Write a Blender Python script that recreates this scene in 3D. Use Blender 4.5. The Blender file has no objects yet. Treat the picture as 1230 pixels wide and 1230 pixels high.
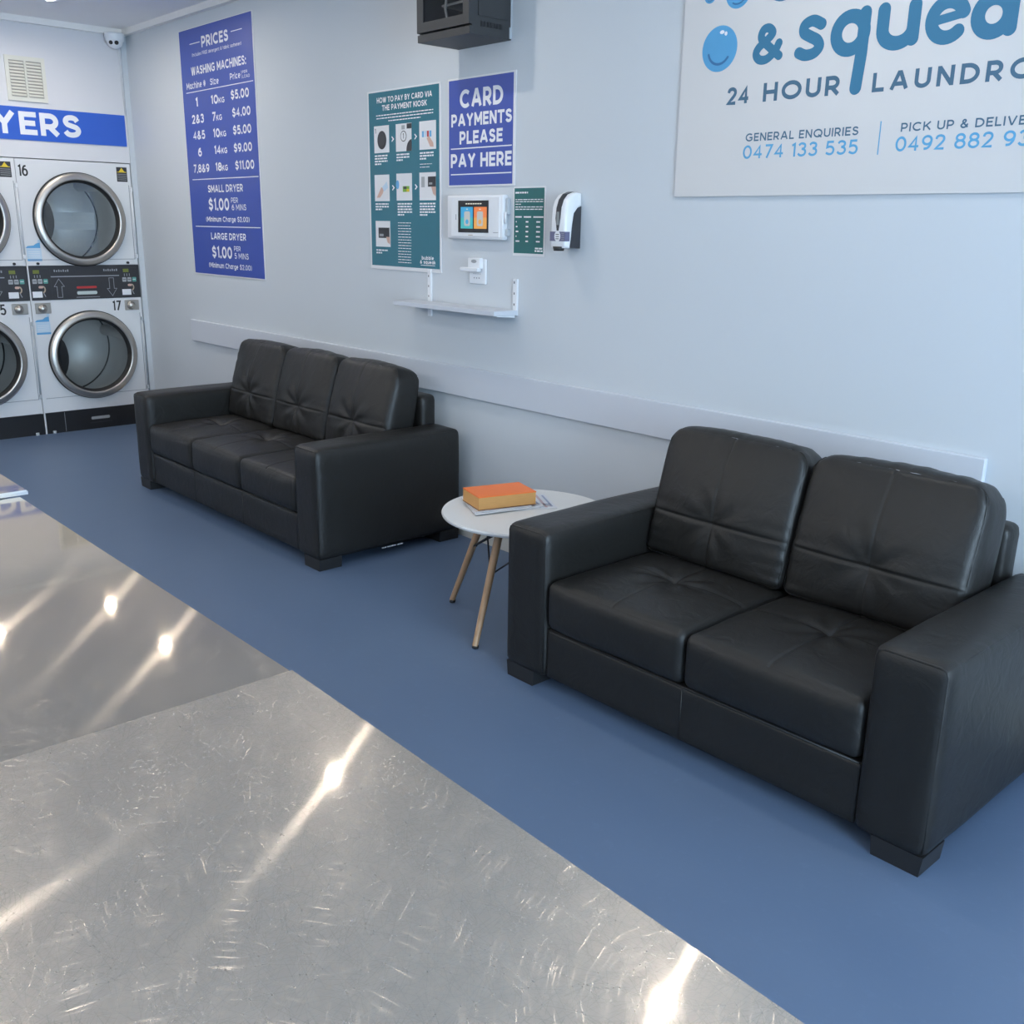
import bpy, bmesh, math, random
from math import sin, cos, pi, radians, sqrt, exp
from mathutils import Vector, Matrix, noise

S = bpy.context.scene
COL = S.collection
random.seed(7)

# ------------------------------------------------------------------ camera
cd = bpy.data.cameras.new('camera')
cam = bpy.data.objects.new('camera', cd)
COL.objects.link(cam)
cd.sensor_fit = 'HORIZONTAL'
cd.sensor_width = 36.0
cd.lens = 34.811
cd.clip_start = 0.02
yaw, pitch, roll = radians(47.600), radians(16.098), radians(0.9375)
f0 = Vector((-sin(yaw), cos(yaw), 0)); r0 = Vector((cos(yaw), sin(yaw), 0)); u0 = Vector((0, 0, 1))
fw = f0 * cos(pitch) - u0 * sin(pitch)
up = u0 * cos(pitch) + f0 * sin(pitch)
rt = r0 * cos(roll) + up * sin(roll)
up = up * cos(roll) - r0 * sin(roll)
cam.matrix_world = Matrix(((rt.x, up.x, -fw.x, 0.0), (rt.y, up.y, -fw.y, 0.0), (rt.z, up.z, -fw.z, 1.55), (0, 0, 0, 1)))
S.camera = cam

# ------------------------------------------------------------------ exposure
S.view_settings.view_transform = 'Standard'
S.view_settings.look = 'None'
S.view_settings.exposure = 0.45
S.view_settings.gamma = 1.0
S.view_settings.use_curve_mapping = False
S.cycles.use_denoising = True
S.cycles.max_bounces = 8
S.cycles.diffuse_bounces = 5
S.cycles.transparent_max_bounces = 12
S.cycles.caustics_reflective = False
S.cycles.caustics_refractive = False
S.cycles.sample_clamp_indirect = 4.0

# ------------------------------------------------------------------ world: bright overcast daylight outside
w = bpy.data.worlds.new('sky')
S.world = w
w.use_nodes = True
wn = w.node_tree
bg = wn.nodes['Background']
bg.inputs[0].default_value = (0.66, 0.82, 1.0, 1)
bg.inputs[1].default_value = 1.5

def area_light(name, loc, target, sx, sy, power, color):
    l = bpy.data.lights.new(name, 'AREA')
    l.shape = 'RECTANGLE'; l.size = sx; l.size_y = sy
    l.energy = power; l.color = color
    o = bpy.data.objects.new(name, l)
    COL.objects.link(o)
    o.location = loc
    o.rotation_euler = (Vector(target) - Vector(loc)).to_track_quat('-Z', 'Z').to_euler()
    return o

# daylight coming through the shop front
area_light('daylight', (3.95, 0.2, 1.5), (-3.0, 0.6, 2.3), 5.4, 2.3, 780, (0.60, 0.80, 1.0))

LENS_STRENGTH = 740.0
FILL_STRENGTH = 22.0

# ------------------------------------------------------------------ materials
def new_mat(name):
    m = bpy.data.materials.new(name)
    m.use_nodes = True
    return m, m.node_tree, m.node_tree.nodes['Principled BSDF']

def lin(c):
    return tuple(((v / 255) / 12.92 if v / 255 <= 0.04045 else ((v / 255 + 0.055) / 1.055) ** 2.4) for v in c) + (1,)

def mat(name, rgb, rough=0.5, metal=0.0, spec=0.5, vary=0.04, scale=6.0, bump=0.0, bscale=80.0, coat=0.0, stretch=(1, 1, 1)):
    """plain surface with a little procedural unevenness"""
    m, nt, b = new_mat(name)
    col = lin(rgb) if max(rgb) > 1 else tuple(rgb) + (1,)
    tc = nt.nodes.new('ShaderNodeTexCoord')
    mp = nt.nodes.new('ShaderNodeMapping'); mp.inputs['Scale'].default_value = stretch
    nt.links.new(tc.outputs['Object'], mp.inputs[0])
    n = nt.nodes.new('ShaderNodeTexNoise'); n.inputs['Scale'].default_value = scale; n.inputs['Detail'].default_value = 4
    nt.links.new(mp.outputs[0], n.inputs['Vector'])
    mix = nt.nodes.new('ShaderNodeMix'); mix.data_type = 'RGBA'
    mix.inputs['A'].default_value = tuple(v * (1 - vary) for v in col[:3]) + (1,)
    mix.inputs['B'].default_value = tuple(min(1, v * (1 + vary)) for v in col[:3]) + (1,)
    nt.links.new(n.outputs['Fac'], mix.inputs['Factor'])
    nt.links.new(mix.outputs['Result'], b.inputs['Base Color'])
    b.inputs['Roughness'].default_value = rough
    b.inputs['Metallic'].default_value = metal
    b.inputs['Specular IOR Level'].default_value = spec
    b.inputs['Coat Weight'].default_value = coat
    if bump:
        n2 = nt.nodes.new('ShaderNodeTexNoise'); n2.inputs['Scale'].default_value = bscale; n2.inputs['Detail'].default_value = 3
        nt.links.new(mp.outputs[0], n2.inputs['Vector'])
        bp = nt.nodes.new('ShaderNodeBump'); bp.inputs['Strength'].default_value = bump; bp.inputs['Distance'].default_value = 0.002
        nt.links.new(n2.outputs['Fac'], bp.inputs['Height'])
        nt.links.new(bp.outputs[0], b.inputs['Normal'])
    return m

def emit_mat(name, rgb, strength, base=(0.02, 0.02, 0.02)):
    m, nt, b = new_mat(name)
    b.inputs['Base Color'].default_value = tuple(base) + (1,)
    b.inputs['Emission Color'].default_value = tuple(rgb) + (1,)
    b.inputs['Emission Strength'].default_value = strength
    return m

def glass_mat(name, tint=(0.9, 0.93, 0.93), gloss=0.12, rough=0.03):
    m, nt, b = new_mat(name)
    t = nt.nodes.new('ShaderNodeBsdfTransparent'); t.inputs[0].default_value = tuple(tint) + (1,)
    g = nt.nodes.new('ShaderNodeBsdfGlossy'); g.inputs['Roughness'].default_value = rough
    mx = nt.nodes.new('ShaderNodeMixShader'); mx.inputs[0].default_value = gloss
    nt.links.new(t.outputs[0], mx.inputs[1]); nt.links.new(g.outputs[0], mx.inputs[2])
    nt.links.new(mx.outputs[0], nt.nodes['Material Output'].inputs[0])
    nt.nodes.remove(b)
    return m

def leather_mat():
    m, nt, b = new_mat('black_leather')
    tc = nt.nodes.new('ShaderNodeTexCoord')
    n1 = nt.nodes.new('ShaderNodeTexNoise'); n1.inputs['Scale'].default_value = 5; n1.inputs['Detail'].default_value = 5
    v = nt.nodes.new('ShaderNodeTexVoronoi'); v.inputs['Scale'].default_value = 420
    n2 = nt.nodes.new('ShaderNodeTexNoise'); n2.inputs['Scale'].default_value = 14; n2.inputs['Detail'].default_value = 4
    n2.inputs['Distortion'].default_value = 1.2
    for n in (n1, v, n2):
        nt.links.new(tc.outputs['Object'], n.inputs['Vector'])
    mix = nt.nodes.new('ShaderNodeMix'); mix.data_type = 'RGBA'
    mix.inputs['A'].default_value = (0.0115, 0.0108, 0.0098, 1); mix.inputs['B'].default_value = (0.0152, 0.0145, 0.0134, 1)
    nt.links.new(n1.outputs['Fac'], mix.inputs['Factor'])
    nt.links.new(mix.outputs['Result'], b.inputs['Base Color'])
    rr = nt.nodes.new('ShaderNodeMapRange'); rr.inputs['To Min'].default_value = 0.38; rr.inputs['To Max'].default_value = 0.52
    nt.links.new(n1.outputs['Fac'], rr.inputs['Value'])
    nt.links.new(rr.outputs[0], b.inputs['Roughness'])
    b1 = nt.nodes.new('ShaderNodeBump'); b1.inputs['Strength'].default_value = 0.16; b1.inputs['Distance'].default_value = 0.0006
    nt.links.new(v.outputs['Distance'], b1.inputs['Height'])
    b2 = nt.nodes.new('ShaderNodeBump'); b2.inputs['Strength'].default_value = 0.22; b2.inputs['Distance'].default_value = 0.012
    nt.links.new(n2.outputs['Fac'], b2.inputs['Height'])
    nt.links.new(b1.outputs[0], b2.inputs['Normal'])
    nt.links.new(b2.outputs[0], b.inputs['Normal'])
    b.inputs['Specular IOR Level'].default_value = 0.40
    return m

def steel_mat(name, tone, mirror_share, rough_share, scratch):
    """worn stainless sheet: long brushing along X plus fine scratches in every direction"""
    m, nt, b = new_mat(name)
    L = nt.links.new
    tc = nt.nodes.new('ShaderNodeTexCoord')
    geo = nt.nodes.new('ShaderNodeNewGeometry')
    n1 = nt.nodes.new('ShaderNodeTexNoise'); n1.inputs['Scale'].default_value = 3; n1.inputs['Detail'].default_value = 6
    L(tc.outputs['Object'], n1.inputs['Vector'])
    mix = nt.nodes.new('ShaderNodeMix'); mix.data_type = 'RGBA'
    mix.inputs['A'].default_value = (0.64*tone, 0.565*tone, 0.485*tone, 1); mix.inputs['B'].default_value = (0.72*tone, 0.64*tone, 0.552*tone, 1)
    L(n1.outputs['Fac'], mix.inputs['Factor'])
    def tangent(a):
        t = nt.nodes.new('ShaderNodeCombineXYZ'); t.inputs[0].default_value = cos(a); t.inputs[1].default_value = sin(a)
        return t.outputs[0]
    def glossy(rough, an, tan):
        g = nt.nodes.new('ShaderNodeBsdfAnisotropic')
        g.inputs['Roughness'].default_value = rough
        g.inputs['Anisotropy'].default_value = an
        L(mix.outputs['Result'], g.inputs['Color'])
        L(tan, g.inputs['Tangent'])
        return g.outputs[0]
    def blend(fac, a, b_):
        m_ = nt.nodes.new('ShaderNodeMixShader')
        if isinstance(fac, float): m_.inputs[0].default_value = fac
        else: L(fac, m_.inputs[0])
        L(a, m_.inputs[1]); L(b_, m_.inputs[2])
        return m_.outputs[0]
    sh = blend(1.0 - mirror_share, glossy(0.035, 0.0, tangent(0)), glossy(0.130, 0.80, tangent(0)))
    sh = blend(rough_share, sh, glossy(0.35, 0.0, tangent(0)))
    # fine scratches in every direction: each set spreads light only across its own direction
    nb = nt.nodes.new('ShaderNodeTexNoise'); nb.inputs['Scale'].default_value = 7; nb.inputs['Detail'].default_value = 1
    L(tc.outputs['Object'], nb.inputs['Vector'])
    bs = nt.nodes.new('ShaderNodeVectorMath'); bs.operation = 'SCALE'; bs.inputs['Scale'].default_value = 0.022; L(nb.outputs['Color'], bs.inputs[0])
    ba = nt.nodes.new('ShaderNodeVectorMath'); ba.operation = 'ADD'; L(tc.outputs['Object'], ba.inputs[0]); L(bs.outputs[0], ba.inputs[1])
    bent = ba.outputs[0]
    NS = 12
    for i in range(NS):
        ang = i * pi / NS + 0.06
        mp = nt.nodes.new('ShaderNodeMapping'); mp.inputs['Rotation'].default_value = (0, 0, -ang)
        mp.inputs['Location'].default_value = (i * 3.7, i * 1.9, i * 0.77)
        def op(kind, a, b_=None):
            n_ = nt.nodes.new('ShaderNodeMath'); n_.operation = kind
            for q, v_ in enumerate((a, b_)):
                if v_ is None: continue
                if isinstance(v_, (int, float)): n_.inputs[q].default_value = v_
                else: L(v_, n_.inputs[q])
            return n_.outputs[0]
        L(bent, mp.inputs[0])
        sp = nt.nodes.new('ShaderNodeSeparateXYZ'); L(mp.outputs[0], sp.inputs[0])
        row = op('FLOOR', op('MULTIPLY', sp.outputs[1], 1050.0))
        w1 = nt.nodes.new('ShaderNodeTexWhiteNoise'); w1.noise_dimensions = '1D'; L(row, w1.inputs['W'])
        seg = op('FLOOR', op('ADD', op('MULTIPLY', sp.outputs[0], 16.0 + 5 * (i % 4)), op('MULTIPLY', w1.outputs['Value'], 17.0)))
        cv = nt.nodes.new('ShaderNodeCombineXYZ'); L(row, cv.inputs[0]); L(seg, cv.inputs[1])
        w2 = nt.nodes.new('ShaderNodeTexWhiteNoise'); w2.noise_dimensions = '2D'; L(cv.outputs[0], w2.inputs['Vector'])
        mr = nt.nodes.new('ShaderNodeMapRange'); mr.inputs['From Min'].default_value = 0.90; mr.inputs['From Max'].default_value = 1.0
        mr.inputs['To Max'].default_value = scratch
        L(w2.outputs['Value'], mr.inputs['Value'])
        sh = blend(mr.outputs[0], sh, glossy(0.235, 0.82, tangent(ang)))
    d = nt.nodes.new('ShaderNodeBsdfDiffuse'); L(mix.outputs['Result'], d.inputs[0])
    m3 = nt.nodes.new('ShaderNodeMixShader'); m3.inputs[0].default_value = 0.10
    L(sh, m3.inputs[1]); L(d.outputs[0], m3.inputs[2])
    L(m3.outputs[0], nt.nodes['Material Output'].inputs[0])
    nt.nodes.remove(b)
    return m

def floor_mat():
    m, nt, b = new_mat('blue_vinyl')
    L = nt.links.new
    tc = nt.nodes.new('ShaderNodeTexCoord')
    n1 = nt.nodes.new('ShaderNodeTexNoise'); n1.inputs['Scale'].default_value = 1.6; n1.inputs['Detail'].default_value = 6; n1.inputs['Distortion'].default_value = 0.6
    n2 = nt.nodes.new('ShaderNodeTexNoise'); n2.inputs['Scale'].default_value = 26; n2.inputs['Detail'].default_value = 6; n2.inputs['Roughness'].default_value = 0.7
    L(tc.outputs['Object'], n1.inputs['Vector']); L(tc.outputs['Object'], n2.inputs['Vector'])
    a = nt.nodes.new('ShaderNodeMix'); a.data_type = 'RGBA'
    a.inputs['A'].default_value = (0.097, 0.142, 0.230, 1); a.inputs['B'].default_value = (0.118, 0.171, 0.263, 1)
    L(n1.outputs['Fac'], a.inputs['Factor'])
    mr = nt.nodes.new('ShaderNodeMapRange'); mr.inputs['From Min'].default_value = 0.56; mr.inputs['From Max'].default_value = 0.86
    mr.inputs['To Max'].default_value = 0.5
    L(n2.outputs['Fac'], mr.inputs['Value'])
    c = nt.nodes.new('ShaderNodeMix'); c.data_type = 'RGBA'
    L(a.outputs['Result'], c.inputs['A']); c.inputs['B'].default_value = (0.14, 0.20, 0.31, 1)
    L(mr.outputs[0], c.inputs['Factor'])
    L(c.outputs['Result'], b.inputs['Base Color'])
    b.inputs['Roughness'].default_value = 0.42
    b.inputs['Specular IOR Level'].default_value = 0.4
    bp = nt.nodes.new('ShaderNodeBump'); bp.inputs['Strength'].default_value = 0.08; bp.inputs['Distance'].default_value = 0.003
    L(n2.outputs['Fac'], bp.inputs['Height']); L(bp.outputs[0], b.inputs['Normal'])
    return m

def wood_mat():
    m, nt, b = new_mat('beech_wood')
    L = nt.links.new
    tc = nt.nodes.new('ShaderNodeTexCoord')
    mp = nt.nodes.new('ShaderNodeMapping'); mp.inputs['Scale'].default_value = (60, 60, 4)
    n = nt.nodes.new('ShaderNodeTexNoise'); n.inputs['Scale'].default_value = 1.2; n.inputs['Detail'].default_value = 5
    L(tc.outputs['Object'], mp.inputs[0]); L(mp.outputs[0], n.inputs['Vector'])
    r = nt.nodes.new('ShaderNodeMix'); r.data_type = 'RGBA'
    r.inputs['A'].default_value = (0.40, 0.235, 0.125, 1); r.inputs['B'].default_value = (0.56, 0.36, 0.21, 1)
    L(n.outputs['Fac'], r.inputs['Factor']); L(r.outputs['Result'], b.inputs['Base Color'])
    b.inputs['Roughness'].default_value = 0.35
    return m

M = {}
M['wall'] = mat('pale_wall_paint', (0.590, 0.622, 0.652), 0.62, vary=0.012, scale=1.5, bump=0.05, bscale=60)
M['endwall'] = mat('white_wall_paint', (0.70, 0.69, 0.71), 0.6, vary=0.012, scale=1.5)
M['rail'] = mat('pale_rail_paint', (0.60, 0.625, 0.675), 0.5, vary=0.01)
M['ceiling'] = mat('ceiling_paint', (0.90, 0.88, 0.87), 0.8, vary=0.01)
M['cornice'] = mat('cornice_paint', (0.86, 0.83, 0.80), 0.5, vary=0.01)
M['skirt'] = mat('cream_skirting_paint', (0.68, 0.66, 0.60), 0.5, vary=0.02)
M['floor'] = floor_mat()
M['leather'] = leather_mat()
M['foot'] = mat('black_plastic', (0.014, 0.014, 0.015), 0.5)
M['steel'] = steel_mat('scratched_stainless_steel', 0.94, 0.85, 0.36, 0.27)
M['steel_smooth'] = steel_mat('polished_stainless_steel', 0.84, 0.88, 0.12, 0.24)
M['steel_edge'] = mat('folded_steel_edge', (0.72, 0.70, 0.68), 0.28, metal=0.85, vary=0.03, scale=10)
M['steel_leg'] = mat('stainless_tube', (0.5, 0.5, 0.5), 0.3, metal=1.0)
M['white_enamel'] = mat('white_enamel', (0.74, 0.74, 0.745), 0.35, vary=0.015, scale=3)
M['white_plastic'] = mat('white_plastic', (0.80, 0.81, 0.83), 0.3, vary=0.01)
M['white_board'] = mat('white_sign_board', (0.76, 0.76, 0.77), 0.45, vary=0.008)
M['logo_white'] = mat('white_logo_board', (0.63, 0.62, 0.615), 0.45, vary=0.008)
M['white_ink'] = mat('white_ink', (0.82, 0.82, 0.84), 0.5, vary=0.01)
M['royal'] = mat('royal_blue_print', (0.046, 0.084, 0.38), 0.35, vary=0.02, scale=3)
M['band_blue'] = mat('bright_blue_print', (0.030, 0.115, 0.55), 0.35, vary=0.02, scale=3)
M['teal'] = mat('teal_print', (0.024, 0.160, 0.215), 0.18, vary=0.05, scale=4)
M['teal_dark'] = mat('dark_teal_print', (0.016, 0.130, 0.128), 0.22, vary=0.05, scale=4)
M['teal_ink'] = mat('petrol_blue_ink', (0.028, 0.165, 0.29), 0.5, vary=0.01)
M['slate_ink'] = mat('slate_blue_ink', (0.055, 0.135, 0.215), 0.5, vary=0.01)
M['light_blue_ink'] = mat('light_blue_ink', (0.10, 0.36, 0.60), 0.5, vary=0.01)
M['bubble_blue'] = mat('bubble_blue_ink', (0.080, 0.33, 0.59), 0.5, vary=0.08, scale=9)
M['bubble_line'] = mat('bubble_outline_ink', (0.03, 0.15, 0.33), 0.5, vary=0.01)
M['chrome'] = mat('worn_chrome', (0.52, 0.48, 0.435), 0.33, metal=1.0, vary=0.08, scale=20)
M['drum'] = mat('galvanised_drum', (0.70, 0.70, 0.68), 0.45, metal=0.35, vary=0.12, scale=5)
M['gasket'] = mat('black_rubber', (0.02, 0.02, 0.02), 0.55)
M['panel_black'] = mat('charcoal_panel', (0.028, 0.028, 0.032), 0.4)
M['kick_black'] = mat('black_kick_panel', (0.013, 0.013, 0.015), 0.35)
M['grey_ink'] = mat('grey_ink', (0.30, 0.31, 0.33), 0.5)
M['grey_key'] = mat('grey_key', (0.36, 0.37, 0.38), 0.4)
M['dark_grey'] = mat('dark_grey_ink', (0.045, 0.045, 0.05), 0.5)
M['green_key'] = mat('teal_key', (0.10, 0.33, 0.28), 0.4)
M['lcd'] = mat('olive_lcd', (0.17, 0.20, 0.035), 0.3)
M['skin_ink'] = mat('peach_print', (0.62, 0.40, 0.32), 0.5)
M['tan_ink'] = mat('tan_print', (0.45, 0.36, 0.26), 0.5)
M['red_ink'] = mat('red_print', (0.46, 0.035, 0.035), 0.4)
M['pill'] = mat('pale_green_badge', (0.52, 0.58, 0.56), 0.35)
M['black_ink'] = mat('black_ink', (0.022, 0.022, 0.022), 0.5)
M['yellow_ink'] = mat('yellow_print', (0.75, 0.55, 0.03), 0.5)
M['sticker_blue'] = mat('sky_blue_print', (0.12, 0.38, 0.66), 0.4)
M['sticker_pale'] = mat('pale_blue_print', (0.52, 0.66, 0.78), 0.4)
M['rack'] = mat('charcoal_steel', (0.036, 0.037, 0.039), 0.5, vary=0.03)
M['rack_glass'] = glass_mat('smoked_glass', (0.66, 0.66, 0.66), 0.06, 0.08)
M['pane'] = glass_mat('clear_glass', (0.95, 0.96, 0.96), 0.045, 0.02)
M['window_pane'] = glass_mat('shopfront_glass', (0.96, 0.97, 0.97), 0.05, 0.01)
M['cable'] = mat('pale_cable', (0.72, 0.72, 0.72), 0.5)
M['cream'] = mat('cream_plastic', (0.72, 0.70, 0.62), 0.45)
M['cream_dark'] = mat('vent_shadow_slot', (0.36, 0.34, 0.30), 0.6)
M['kiosk_grey'] = mat('grey_plastic', (0.48, 0.51, 0.54), 0.4)
M['screen_black'] = mat('black_glass', (0.012, 0.012, 0.013), 0.12)
M['scr_blue'] = emit_mat('screen_blue', (0.03, 0.33, 0.62), 0.75)
M['scr_teal'] = emit_mat('screen_teal', (0.04, 0.42, 0.46), 0.75)
M['scr_orange'] = emit_mat('screen_orange', (0.75, 0.20, 0.05), 0.75)
M['scr_amber'] = emit_mat('screen_amber', (0.72, 0.34, 0.07), 0.75)
M['scr_grey'] = emit_mat('screen_grey', (0.42, 0.45, 0.46), 0.75)
M['scr_text'] = emit_mat('screen_text', (0.7, 0.7, 0.6), 0.75)
M['disp_black'] = mat('gloss_black_plastic', (0.035, 0.036, 0.042), 0.35)
M['disp_window'] = mat('smoked_window', (0.25, 0.26, 0.26), 0.2)
M['purple_label'] = mat('slate_purple_print', (0.13, 0.13, 0.22), 0.4)
M['table_white'] = mat('white_table_laminate', (0.70, 0.69, 0.67), 0.4, vary=0.02)
M['wood'] = wood_mat()
M['wire'] = mat('dark_wire', (0.03, 0.03, 0.035), 0.4, metal=0.6)
M['book_orange'] = mat('orange_book_cover', (0.86, 0.185, 0.028), 0.45, vary=0.05, scale=12)
M['book_back'] = mat('brown_book_back', (0.20, 0.075, 0.03), 0.5)
M['book_pages'] = mat('tan_page_edges', (0.62, 0.325, 0.105), 0.6, vary=0.10, scale=30, stretch=(1, 1, 12))
M['paper'] = mat('magazine_paper', (0.66, 0.67, 0.70), 0.4, vary=0.02)
M['paper_blue'] = mat('magazine_print', (0.28, 0.33, 0.46), 0.4)
M['paper_pink'] = mat('magazine_print_rose', (0.50, 0.36, 0.38), 0.4)
M['lens'] = emit_mat('lit_lens', (1.0, 0.93, 0.83), LENS_STRENGTH)
M['tube'] = emit_mat('fill_tube_glow', (1.0, 0.94, 0.87), FILL_STRENGTH)
M['alu'] = mat('window_frame_aluminium', (0.25, 0.26, 0.27), 0.4, metal=0.5)
M['green_card'] = mat('green_print', (0.20, 0.42, 0.05), 0.5)

# ------------------------------------------------------------------ object helpers
def thing(name, label, cat, loc=(0, 0, 0), group=None):
    o = bpy.data.objects.new(name, None)
    o.empty_display_size = 0.1
    COL.objects.link(o)
    o.location = loc
    o['label'] = label; o['category'] = cat
    if group: o['group'] = group
    return o

def world_off(p):
    v = Vector((0, 0, 0))
    while p is not None:
        v += p.location; p = p.parent
    return v

def obj(name, bm, mats, parent=None, smooth=False, label=None, angle=None):
    me = bpy.data.meshes.new(name)
    if parent is not None:
        bmesh.ops.translate(bm, verts=bm.verts, vec=-world_off(parent))
    if smooth:
        for f in bm.faces: f.smooth = True
    bm.to_mesh(me); bm.free()
    if smooth and angle is not None:
        me.set_sharp_from_angle(angle=radians(angle))
    if not isinstance(mats, (list, tuple)): mats = [mats]
    for m in mats: me.materials.append(M[m] if isinstance(m, str) else m)
    o = bpy.data.objects.new(name, me)
    COL.objects.link(o)
    if parent is not None: o.parent = parent
    if label: o['label'] = label
    return o

def struct(name, bm, mats, label=None):
    o = obj(name, bm, mats)
    o['kind'] = 'structure'
    o['label'] = label; o['category'] = name.split('_')[0]
    return o

def tag(o, label, cat, group=None):
    o['label'] = label; o['category'] = cat
    if group: o['group'] = group
    return o

def NB(): return bmesh.new()

def box(bm, x0, x1, y0, y1, z0, z1, mi=0):
    vs = [bm.verts.new(p) for p in ((x0,y0,z0),(x1,y0,z0),(x1,y1,z0),(x0,y1,z0),(x0,y0,z1),(x1,y0,z1),(x1,y1,z1),(x0,y1,z1))]
    fs = []
    for q in ((0,3,2,1),(4,5,6,7),(0,1,5,4),(1,2,6,5),(2,3,7,6),(3,0,4,7)):
        f = bm.faces.new([vs[i] for i in q]); f.material_index = mi; fs.append(f)
    return vs, fs

def rbox(bm, x0, x1, y0, y1, z0, z1, r=0.005, seg=2, mi=0):
    vs, fs = box(bm, x0, x1, y0, y1, z0, z1, mi)
    es = list({e for f in fs for e in f.edges})
    res = bmesh.ops.bevel(bm, geom=es, offset=r, segments=seg, affect='EDGES', profile=0.5)
    for f in res['faces']: f.material_index = mi
    return vs

def basis(d):
    d = Vector(d).normalized()
    a = Vector((0, 0, 1)) if abs(d.z) < 0.9 else Vector((1, 0, 0))
    u = d.cross(a).normalized(); v = d.cross(u).normalized()
    return d, u, v

def cyl(bm, p0, p1, r0, r1=None, n=20, mi=0, caps=True):
    r1 = r0 if r1 is None else r1
    p0, p1 = Vector(p0), Vector(p1)
    d, u, v = basis(p1 - p0)
    A = []; B = []
    for i in range(n):
        t = 2 * pi * i / n
        q = u * cos(t) + v * sin(t)
        A.append(bm.verts.new(p0 + q * r0)); B.append(bm.verts.new(p1 + q * r1))
    for i in range(n):
        f = bm.faces.new((A[i], A[(i+1) % n], B[(i+1) % n], B[i])); f.material_index = mi; f.smooth = True
    if caps:
        f = bm.faces.new(A[::-1]); f.material_index = mi
        f = bm.faces.new(B); f.material_index = mi

def lathe(bm, origin, axis, prof, n=48, mi=0, close_start=False, close_end=False):
    """prof: list of (radius, distance along axis[, material])"""
    o = Vector(origin); d, u, v = basis(axis)
    rings = []
    for p in prof:
        rings.append([bm.verts.new(o + d * p[1] + (u * cos(2*pi*i/n) + v * sin(2*pi*i/n)) * p[0]) for i in range(n)])
    for k in range(len(rings) - 1):
        m_ = prof[k + 1][2] if len(prof[k + 1]) > 2 else mi
        for i in range(n):
            f = bm.faces.new((rings[k][i], rings[k][(i+1) % n], rings[k+1][(i+1) % n], rings[k+1][i]))
            f.material_index = m_; f.smooth = True
    if close_start: bm.faces.new(rings[0][::-1]).material_index = mi
    if close_end: bm.faces.new(rings[-1]).material_index = mi

def tube(bm, pts, r, n=10, mi=0, closed=False):
    pts = [Vector(p) for p in pts]
    N = len(pts)
    rings = []
    pu = None
    for k in range(N):
        if closed: t = pts[(k+1) % N] - pts[k-1]
        else: t = pts[min(k+1, N-1)] - pts[max(k-1, 0)]
        t.normalize()
        if pu is None: _, u, v = basis(t)
        else:
            u = (pu - t * pu.dot(t)).normalized(); v = t.cross(u)
        pu = u
        rings.append([bm.verts.new(pts[k] + (u * cos(2*pi*i/n) + v * sin(2*pi*i/n)) * r) for i in range(n)])
    for k in range(N if closed else N - 1):
        a, b = rings[k], rings[(k+1) % N]
        for i in range(n):
            f = bm.faces.new((a[i], a[(i+1) % n], b[(i+1) % n], b[i])); f.smooth = True; f.material_index = mi
    if not closed:
        bm.faces.new(rings[0][::-1]).material_index = mi; bm.faces.new(rings[-1]).material_index = mi

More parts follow.
